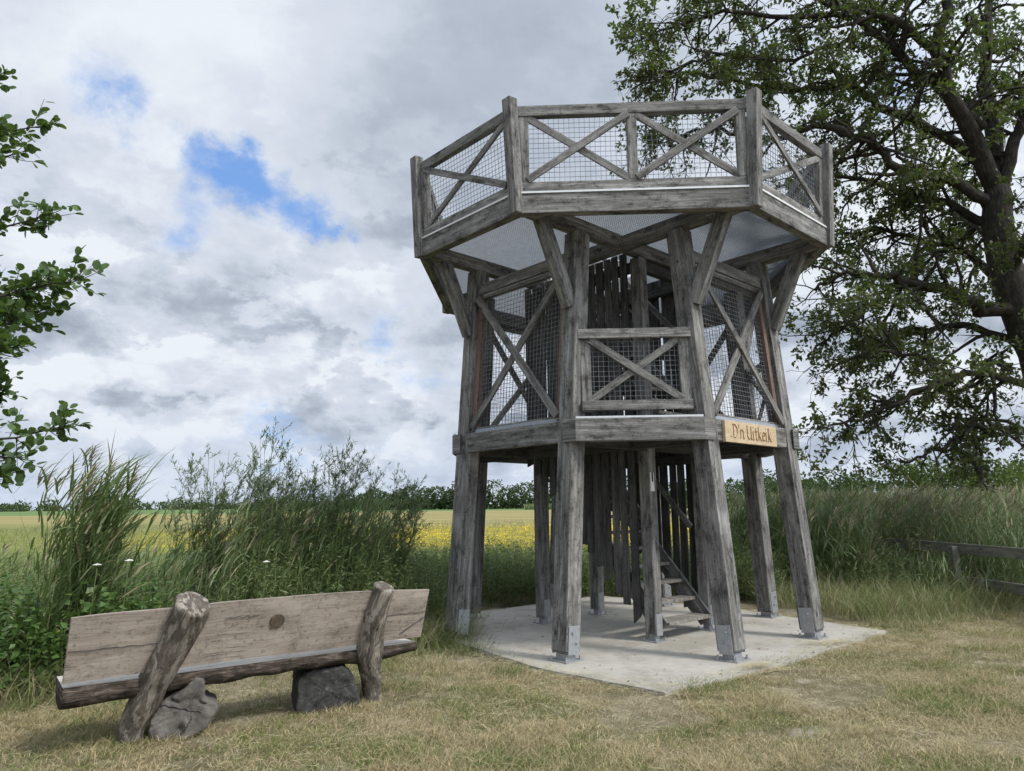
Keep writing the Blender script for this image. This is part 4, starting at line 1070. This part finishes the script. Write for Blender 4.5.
# ------------------------------------------------------------------ the oak on the right
LIMBS = {
'trunk': [(11.45, 14.0, -.2), (11.22, 14.0, 1.7), (10.80, 14.0, 3.66), (10.32, 14.0, 5.52), (10.15, 14.0, 7.02), (10.21, 14.0, 8.13)],
'a_up': [(10.21, 14.0, 8.13), (9.63, 13.6, 9.05), (8.99, 13.2, 9.73), (8.6, 12.8, 10.55), (8.76, 12.6, 11.51), (8.99, 12.5, 12.78)],
'b_up': [(10.21, 14.0, 8.13), (10.55, 14.3, 9.9), (10.8, 14.6, 11.55), (11.42, 15.0, 13.39), (11.9, 15.0, 15.28)],
'c_right': [(10.22, 14.0, 7.9), (10.44, 13.7, 8.87), (10.69, 13.4, 9.59), (11.37, 13.0, 10.66), (12.3, 12.8, 11.6)],
'd_right': [(10.6, 14, 4.4), (11.3, 14.2, 5.6), (12.6, 14.6, 6.3), (14, 14.8, 6.8)],
'e_back': [(10.2, 14, 6.6), (10.6, 15, 7.6), (10.9, 16.4, 8.6), (11.2, 17.6, 9.3)],
'L0': [(8.66, 12.9, 10.51), (7.71, 12.6, 11.04), (6.89, 12.8, 11.38), (5.77, 13.2, 11.63), (4.55, 13.6, 12.04), (3.57, 14.0, 12.0), (2.85, 14.1, 11.75)],
'L2': [(9.93, 13.8, 9.43), (8.99, 13.4, 9.95), (8.15, 13.2, 10.57), (7.48, 13.2, 11.31), (6.91, 13.3, 12.45), (6.33, 13.5, 13.47)],
'L3': [(10.14, 14.0, 8.58), (9.61, 14.4, 9.56), (8.64, 14.8, 10.41), (8.06, 15.0, 11.17), (7.06, 15.2, 11.29), (6.11, 15.4, 11.4), (4.8, 15.4, 11.78), (3.6, 15.4, 11.67), (2.95, 15.3, 11.4)],
'L4': [(10.19, 14.0, 7.79), (8.97, 13.6, 8.21), (7.74, 13.2, 8.29), (7.03, 13.0, 8.72), (6.16, 13.2, 9.17), (5.39, 13.6, 9.1), (4.44, 13.8, 9.45), (3.6, 14.1, 9.5), (2.9, 14.3, 9.35)],
'L5': [(10.13, 14.0, 7.24), (9.55, 14.6, 8.07), (8.67, 15.2, 8.76), (7.38, 15.4, 9.17), (6.09, 15.6, 8.94)],
'L6': [(10.19, 14.0, 5.5), (9.28, 13.8, 5.6), (8.61, 13.6, 5.85), (7.8, 13.4, 5.94), (7.19, 13.3, 6.04), (6.59, 13.4, 6.1), (6.05, 13.6, 5.86)],
'L7': [(10.5, 14.0, 4.6), (9.74, 14.5, 5.34), (9.09, 15.0, 5.37), (8.41, 15.4, 5.25), (7.5, 15.4, 5.04)],
'L8': [(11.0, 14.0, 2.86), (9.95, 13.8, 2.97), (9.2, 13.5, 3.08), (8.45, 13.2, 2.98), (7.67, 13.0, 2.56), (7.05, 13.0, 2.4)],
'L9': [(10.8, 14.0, 3.66), (9.36, 13.4, 4.07), (8.23, 13.0, 3.95), (7.15, 12.8, 3.51), (6.3, 12.8, 3.16), (5.75, 12.8, 3.07)],
'f_front': [(10.25, 14, 6.2), (10.0, 12.9, 6.9), (9.8, 11.7, 7.6), (9.6, 10.8, 7.9)],
'L13': [(8.2, 13.0, 3.95), (7.4, 12.8, 4.35), (6.6, 12.8, 4.4), (5.9, 12.9, 4.1)],
'L14': [(7.8, 13.4, 5.94), (7.0, 13.2, 5.5), (6.3, 13.2, 4.95), (5.8, 13.3, 4.6)],
'g_front': [(10.5, 14, 4.9), (10.4, 13, 5.2), (10.3, 11.9, 5.6), (10.2, 11.0, 5.8)],
'L11': [(7.71, 12.6, 11.04), (6.7, 13.0, 10.9), (5.6, 13.3, 10.7), (4.5, 13.4, 10.95), (3.6, 13.5, 10.75), (2.9, 13.6, 10.55)],
'L12': [(6.89, 12.8, 11.38), (5.9, 12.8, 11.9), (4.9, 13.2, 12.5), (3.9, 13.6, 12.6)],
'L10': [(10.22, 14.0, 5.73), (10.14, 14.8, 6.99), (9.33, 15.2, 7.51), (8.34, 15.4, 7.84), (7.41, 15.4, 7.73)],
}
RAD = {'trunk': (.46, .26), 'a_up': (.22, .07), 'b_up': (.20, .06), 'c_right': (.15, .05), 'd_right': (.15, .05), 'e_back': (.15, .05), 'L0': (.09, .02), 'L2': (.13, .04),
       'L3': (.13, .02), 'L4': (.12, .02), 'L5': (.11, .02), 'L6': (.17, .025), 'L7': (.11, .02), 'L8': (.10, .02), 'L9': (.09, .018), 'L10': (.11, .02), 'L13': (.05, .02), 'L14': (.05, .02), 'f_front': (.10, .02), 'g_front': (.09, .02), 'L11': (.05, .02), 'L12': (.05, .02)}
def smooth_path(P, k=4, wob=.04, rs=None):
    P = [Vector(p) for p in P]; out = []
    for i in range(len(P) - 1):
        p0 = P[max(i - 1, 0)]; p1 = P[i]; p2 = P[i + 1]; p3 = P[min(i + 2, len(P) - 1)]
        for j in range(k):
            t_ = j / k
            v = .5 * ((2 * p1) + (p2 - p0) * t_ + (2 * p0 - 5 * p1 + 4 * p2 - p3) * t_ ** 2 + (3 * p1 - p0 - 3 * p2 + p3) * t_ ** 3)
            if rs is not None and (i or j): v = v + Vector(rs.normal(0, wob, 3))
            out.append(v)
    out.append(P[-1]); return out
def oak():
    root = empty('oak_tree', (11.45, 14, GZ)); tag(root, 'large oak with dark crooked limbs spreading over the right of the tower', 'tree')
    rs = np.random.default_rng(21); org = Vector((11.45, 14, GZ))
    tr = MB(); lm = MB(); tw = MB(); A = Acc(); twigs = []
    def sub(paths, rads, count, lrange, lift, level):
        res = []
        for P, r0, r1 in paths:
            n = len(P); Lt = sum((P[i + 1] - P[i]).length for i in range(n - 1))
            for k in range(max(2, int(count * Lt))):
                f_ = rs.uniform(.18, 1.0) if level == 1 else rs.uniform(.12, 1.0)
                x = f_ * (n - 1); i = min(int(x), n - 2); p = P[i].lerp(P[i + 1], x - i)
                ax = (P[i + 1] - P[i]).normalized(); side = Vector(rs.normal(0, 1, 3)); side = (side - ax * side.dot(ax)).normalized()
                side.z = side.z * .65 + lift
                d_ = (ax * rs.uniform(.35, .8) + side).normalized(); L = rs.uniform(*lrange) * (1.15 - .5 * f_)
                q = [p]; dd = d_.copy(); st_ = 5 if level == 1 else 4
                for j in range(st_):
                    dd = (dd + Vector(rs.normal(0, .26, 3)) + Vector((0, 0, -.05))).normalized(); q.append(q[-1] + dd * (L / st_))
                rr = min(rads, (r0 + (r1 - r0) * f_) * .6)
                res.append((q, rr, rr * .3))
        return res
    prim = []
    for k, P in LIMBS.items():
        pts = smooth_path(P, 4, .035 if k != 'trunk' else .02, rs); r0, r1 = RAD[k]; n = len(pts)
        rr = [r0 + (r1 - r0) * (i / (n - 1)) ** .8 for i in range(n)]
        if k == 'trunk': rr[0] *= 1.4; rr[1] *= 1.15
        (tr if k == 'trunk' else lm).tube([p - org for p in pts], rr, 12 if k == 'trunk' else 8, True, 1, .06)
        if k != 'trunk': prim.append((pts, r0, r1))
    s1 = sub(prim, .045, 3.9, (.8, 2.1), -.02, 1)
    for P, a_, b_ in s1: tw.tube([p - org for p in P], [a_ + (b_ - a_) * i / (len(P) - 1) for i in range(len(P))], 5, False)
    s2 = sub(s1 + [(P, .03, .02) for P, _, b_ in prim if b_ < .05], .014, 5.3, (.3, .85), .0, 2)
    for P, a_, b_ in s2: tw.tube([p - org for p in P], [max(.004, a_ + (b_ - a_) * i / (len(P) - 1)) for i in range(len(P))], 4, False)
    # leaves in rosettes along the outer half of every twig
    C_ = []; D_ = []
    for P, a_, b_ in s2:
        if rs.random() < .15 or noise.noise(P[0] * 1.1) < -.19: continue
        for k in range(int(rs.integers(2, 5))):
            f_ = (rs.uniform(.35, 1.0) if k else 1.0) * (len(P) - 1); i = min(int(f_), len(P) - 2); p = P[i].lerp(P[i + 1], f_ - i); ax = (P[i + 1] - P[i]).normalized()
            C_.append(p - org); D_.append(ax)
    C_ = np.array(C_); D_ = np.array(D_); m = 11
    c = np.repeat(C_, m, 0) + rs.normal(0, .06, (len(C_) * m, 3)); dd = unit(np.repeat(D_, m, 0) * .4 + rs.normal(0, .7, (len(C_) * m, 3)) + np.array([[0, 0, -.08]]))
    nn_ = unit(np.array([[0, 0, 1.]]) + rs.normal(0, .55, (len(c), 3))); l_ = rs.uniform(.075, .135, len(c))
    V, T = leaves(c, dd, nn_, l_, l_ * rs.uniform(.48, .62, len(c))); A.add(V, None, T)
    tr.build('trunk', B_OAK, root, 0, True); lm.build('limbs', B_OAK, root, 0, True); tw.build('twigs', B_OAK, root, 0, True); A.build('crown', L_OAK, root)
    print('oak: subs', len(s1), 'twigs', len(s2), 'leaves', len(c))
oak()

# ------------------------------------------------------------------ the alder at the left edge
def alder():
    base = Vector((-5.6, 5.3, GZ)); root = empty('alder_tree', base); tag(root, 'round leaved alder reaching in from the left edge of the picture', 'tree')
    rs = np.random.default_rng(5); tr = MB(); tw = MB(); A = Acc()
    tp = smooth_path([(-5.6, 5.3, -.1), (-5.55, 5.25, 1.6), (-5.65, 5.3, 3.4), (-5.5, 5.2, 5.6)], 4, .015, rs)
    tr.tube([p - base for p in tp], np.linspace(.11, .03, len(tp)).tolist(), 9, True, 1, .05)
    B = [[(-5.6, 5.25, 2.6), (-4.6, 5.0, 2.95), (-3.9, 4.9, 3.12), (-3.5, 4.9, 3.2), (-3.12, 4.9, 3.27)],
         [(-5.55, 5.25, 2.5), (-4.5, 4.85, 2.75), (-3.85, 4.75, 2.88), (-3.45, 4.8, 2.95)],
         [(-5.6, 5.25, 3.0), (-4.6, 5.05, 3.45), (-3.9, 5.0, 3.66), (-3.42, 4.95, 3.80)],
         [(-5.6, 5.25, 3.2), (-4.7, 4.9, 3.9), (-4.0, 4.8, 4.1), (-3.62, 4.8, 4.2)],
         [(-5.55, 5.25, 3.6), (-4.6, 5.0, 4.2), (-3.95, 4.95, 4.42), (-3.52, 4.9, 4.48)],
         [(-5.5, 5.25, 1.8), (-4.5, 5.0, 2.0), (-3.9, 4.95, 2.1), (-3.45, 4.9, 2.16), (-3.10, 4.9, 2.22)],
         [(-5.5, 5.25, 1.6), (-4.5, 4.9, 1.75), (-3.85, 4.85, 1.83), (-3.55, 4.8, 1.86)],
         [(-5.6, 5.25, 2.4), (-4.5, 5.1, 2.7), (-3.9, 5.05, 2.95), (-3.35, 5.0, 3.12)], [(-5.6, 5.25, 2.3), (-4.4, 4.7, 2.6), (-3.75, 4.7, 2.7), (-3.45, 4.7, 2.74)], [(-5.5, 5.25, 1.9), (-4.5, 5.2, 1.95), (-3.95, 5.1, 1.98), (-3.5, 5.1, 2.02)],
         [(-5.6, 5.25, 2.9), (-4.5, 5.3, 3.2), (-3.9, 5.3, 3.3), (-3.6, 5.3, 3.36)], [(-5.6, 5.25, 2.2), (-4.4, 5.0, 2.4), (-3.85, 4.95, 2.5), (-3.62, 4.9, 2.5)],
         [(-5.5, 5.25, 4.2), (-4.9, 5.4, 4.9), (-4.5, 5.6, 5.3)], [(-5.55, 5.3, 3), (-6.3, 5.6, 3.6), (-7, 5.8, 4)], [(-5.55, 5.3, 4), (-6, 4.9, 4.8), (-6.4, 4.7, 5.2)]]
    for P in B:
        pts = smooth_path(P, 4, .012, rs); n = len(pts)
        tw.tube([p - base for p in pts], np.linspace(.022, .003, n).tolist(), 5, False)
        c_ = []; d_ = []
        for k in range(36):
            f_ = rs.uniform(.36, .99) * (n - 1); i = min(int(f_), n - 2); p = pts[i].lerp(pts[i + 1], f_ - i); ax = (pts[i + 1] - pts[i]).normalized()
            L = rs.uniform(.14, .42) * (1.15 - .6 * f_ / n); dd = (ax * .75 + Vector(rs.normal(0, .62, 3)) + Vector((0, 0, .12))).normalized(); e_ = p + dd * L
            tw.tube([p - base, p.lerp(e_, .5) - base + Vector((0, 0, -.01)), e_ - base], [.004, .003, .0015], 3, False)
            for q in range(int(rs.integers(5, 10))):
                c_.append(p.lerp(e_, rs.uniform(.25, 1.0)) - base); d_.append(dd)
        for k in range(3): c_.append(pts[-1] - base); d_.append((pts[-1] - pts[-2]).normalized())
        c_ = np.array(c_); d_ = np.array(d_); m = len(c_)
        dd = unit(d_ * .6 + rs.normal(0, .6, (m, 3))); nn_ = unit(np.array([[0, -.2, 1.]]) + rs.normal(0, .5, (m, 3))); l_ = rs.uniform(.042, .082, m)
        # rounder leaves: eight sided outline
        s_ = unit(np.cross(dd, nn_)); nn2 = unit(np.cross(s_, dd)); an = np.array([0, .9, 1.9, 2.6, 3.14159, -2.6, -1.9, -.9])
        rx = (1 - np.cos(an)) / 2; ry = np.array([0, .62, .92, .62, .0, -.62, -.92, -.62]) * .47
        rx = np.array([0, .18, .52, .86, 1.0, .86, .52, .18])
        st = c_ + dd * .012
        V = st[:, None] + dd[:, None] * (rx[None, :, None] * l_[:, None, None]) + s_[:, None] * (ry[None, :, None] * l_[:, None, None]) * .92 + nn2[:, None] * (np.abs(ry)[None, :, None] * l_[:, None, None] * .25)
        ct = (st + dd * l_[:, None] * .5)[:, None]; V = np.concatenate([V, ct], 1).reshape(-1, 3); o = np.arange(m)[:, None] * 9
        T = np.concatenate([o + np.array([[i, (i + 1) % 8, 8]]) for i in range(8)], 0); A.add(V, None, T)
    tr.build('trunk', B_TWIG, root, 0, True); tw.build('branches', B_TWIG, root, 0, True); A.build('crown', L_ALDER, root)
alder()

# ------------------------------------------------------------------ bushes and trees farther away
def clump_tree(name, x, y, h, r, mat, label, cat, group, rs, leaf, trunk_h=.3, nl=1500):
    root = empty(name, (x, y, float(fz(y)))); tag(root, label, cat, group); A = Acc()
    lobes = []
    for k in range(9):
        an = rs.uniform(0, 6.28); rr = r * rs.uniform(.1, .7); lobes.append((math.cos(an) * rr, math.sin(an) * rr, h * rs.uniform(trunk_h + .12, .84), r * rs.uniform(.28, .5)))
    lobes.append((0, 0, h * .86, r * .35))
    lo = np.array(lobes); k = rs.integers(0, len(lo), nl); d = unit(rs.normal(0, 1, (nl, 3))); rad = lo[k, 3] * rs.uniform(.55, 1.05, nl)
    c = lo[k, :3] + d * rad[:, None] * np.array([[1, 1, .8]]); c[:, 2] = np.clip(c[:, 2], .05, h)
    dd = unit(d * .5 + rs.normal(0, .7, (nl, 3))); nn_ = unit(rs.normal(0, .6, (nl, 3)) + np.array([[0, 0, .9]])); l_ = rs.uniform(.7, 1.4, nl) * leaf
    V, T = leaves(c, dd, nn_, l_, l_ * .6); A.add(V, None, T)
    mb = MB(); mb.tube([(0, 0, -.1), (.02 * h, 0, h * trunk_h), (0, .02 * h, h * .7)], [.03 * h, .024 * h, .008 * h], 6, False)
    for (lx, ly, lz, lr) in lobes[:6]: mb.tube([(.01 * h, 0, h * trunk_h * .9), (lx * .5, ly * .5, lz * .75), (lx, ly, lz)], [.014 * h, .01 * h, .004 * h], 4, False)
    mb.build('trunk', B_OAK, root); A.build('crown', mat, root)
    return root
rs = np.random.default_rng(11)
gb = 'bushes beyond the reed bed on the right'
places = [(-1, 'round bush beyond the reeds straight right of the sign side leg'), (0, 'low spreading bush second along beyond the reeds'), (1, 'rounded pale green bush in the middle of the row past the reeds'),
          (2, 'taller bush under the lowest oak branch past the reeds'), (3, 'wide bush next to the right picture edge past the reeds'), (4, 'bush cut by the right picture edge beyond the reeds')]
for i, (x, y, h, r_) in enumerate([(15.2, 40, 3.1, 2.2), (18.2, 41, 3.5, 2.6), (21.5, 38, 3.9, 2.6), (23.0, 36, 4.0, 2.6), (25.2, 37, 3.7, 2.6), (28.2, 39, 4.3, 2.8)]):
    clump_tree('bush', x, y, h, r_, L_BUSH if i in (2, 3, 4) else L_FAR, places[i][1], 'bush', gb, rs, .20, .12, 2300)

def wood_mass():
    A = Acc(); Bk = MB(); rs = np.random.default_rng(4)
    def crown(x, y, h, r_, nl, leaf):
        d = unit(rs.normal(0, 1, (nl, 3))); d[:, 2] = d[:, 2] * .95
        bump_ = np.array([1 + .35 * noise.noise((v[0] * 2 + x, v[1] * 2, v[2] * 2 + y)) for v in d])
        c = np.stack([x + d[:, 0] * r_ * bump_, y + d[:, 1] * r_ * bump_, h * .52 + d[:, 2] * h * .5 * bump_], 1); c[:, 2] = np.clip(c[:, 2], 0, h * 1.1) + fz(y)
        l_ = rs.uniform(.7, 1.5, nl) * leaf; V, T = leaves(c, unit(rs.normal(0, 1, (nl, 3))), unit(rs.normal(0, .6, (nl, 3)) + np.array([[0, 0, .8]])), l_, l_ * .65); A.add(V, None, T)
        Bk.tube([(x, y, float(fz(y))), (x, y, float(fz(y)) + h * .7)], [.25, .1], 4, False)
    # the wood edge behind the field
    for x in np.arange(-62, 150, 4.2):
        y = 300 + rs.uniform(-10, 12); h = rs.uniform(8.0, 12.5) * (1.0 if x > -20 else .86) + (1.6 if 2 < x < 26 else 0)
        crown(x + rs.uniform(-1.5, 1.5), y, h, rs.uniform(3.4, 5.2), 620, .85)
    for x in np.arange(-62, 150, 3.2): crown(x, 294 + rs.uniform(-3, 3), rs.uniform(3.5, 6), 2.8, 220, .9)
    for x in np.arange(-150, -55, 7): crown(x + rs.uniform(-2, 2), 470 + rs.uniform(-15, 15), rs.uniform(5, 10.5), rs.uniform(4, 6), 260, 1.3)
    for x in np.arange(-700, -120, 6.5):
        if rs.random() < .06: continue
        crown(x + rs.uniform(-4, 4), 800 + rs.uniform(-40, 40), rs.uniform(4.5, 8.5) + (6 if rs.random() < .16 else 0), rs.uniform(7, 12), 130, 2.4)
    for x in np.arange(140, 420, 8): crown(x + rs.uniform(-2, 2), 340 + rs.uniform(-20, 20), rs.uniform(8, 14), rs.uniform(4, 7), 120, 1.4)
    # hedge on the right beyond the reeds
    for x in np.arange(20, 75, 3.2): crown(x + rs.uniform(-1, 1), 95 + rs.uniform(-5, 5), rs.uniform(3.5, 6.0), rs.uniform(2.0, 3.2), 260, .5)
    o = A.build('distant_wood', L_FAR); tag(o, 'far dark line of woodland along the horizon behind the field', 'woodland', kind='stuff')
    t_ = Bk.build('trunks', B_OAK, o)
wood_mass()

# strip of maize in front of the far wood and scattered field growth
acc = Acc()
n_ = 14000
q = np.stack([rng.uniform(18, 120, n_) - 14, rng.uniform(232, 262, n_)], 1)
grass(acc, q, 1.6, 2.4, .35, .4, 2)
tag(acc.build('maize_strip', L_REED), 'green strip of maize in front of the far wood', 'maize', kind='stuff')
acc = Acc()
q = np.stack([rng.uniform(-45, 40, 26000), 17 + 55 * rng.random(26000) ** 1.4], 1); q = q[np.abs(q[:, 0]) < q[:, 1] * .8]
grass(acc, q, .25, .75, .03, .8, 2)
tag(acc.build('meadow_grass', L_TALLGRASS), 'rough meadow grass between the bank and the yellow field', 'meadow grass', kind='stuff')
acc = Acc()
q = np.stack([rng.uniform(-14, 16, 17000), rng.uniform(25, 52, 17000)], 1); q = q[(np.abs(q[:, 0]) < q[:, 1] * .6) & (q[:, 0] > -.25 * q[:, 1])]
vv = np.array([noise.noise((x * .18, y * .12, 4.2)) for x, y in q]); q = q[rng.random(len(q)) < .40 + vv * 1.5]
b_ = np.concatenate([q, fz(q[:, 1])[:, None] + rng.uniform(.35, .75, (len(q), 1))], 1); l_ = rng.uniform(.05, .11, len(q))
V, T = leaves(b_, hdir(len(q)), unit(rng.normal(0, .4, (len(q), 3)) + np.array([[0, 0, 1.]])), l_, l_ * .8); acc.add(V, None, T)
tag(acc.build('yellow_flowers', simple('yellow_petals', (.70, .52, .02), .7)), 'band of yellow flowers across the field behind the tower', 'flowers', kind='stuff')
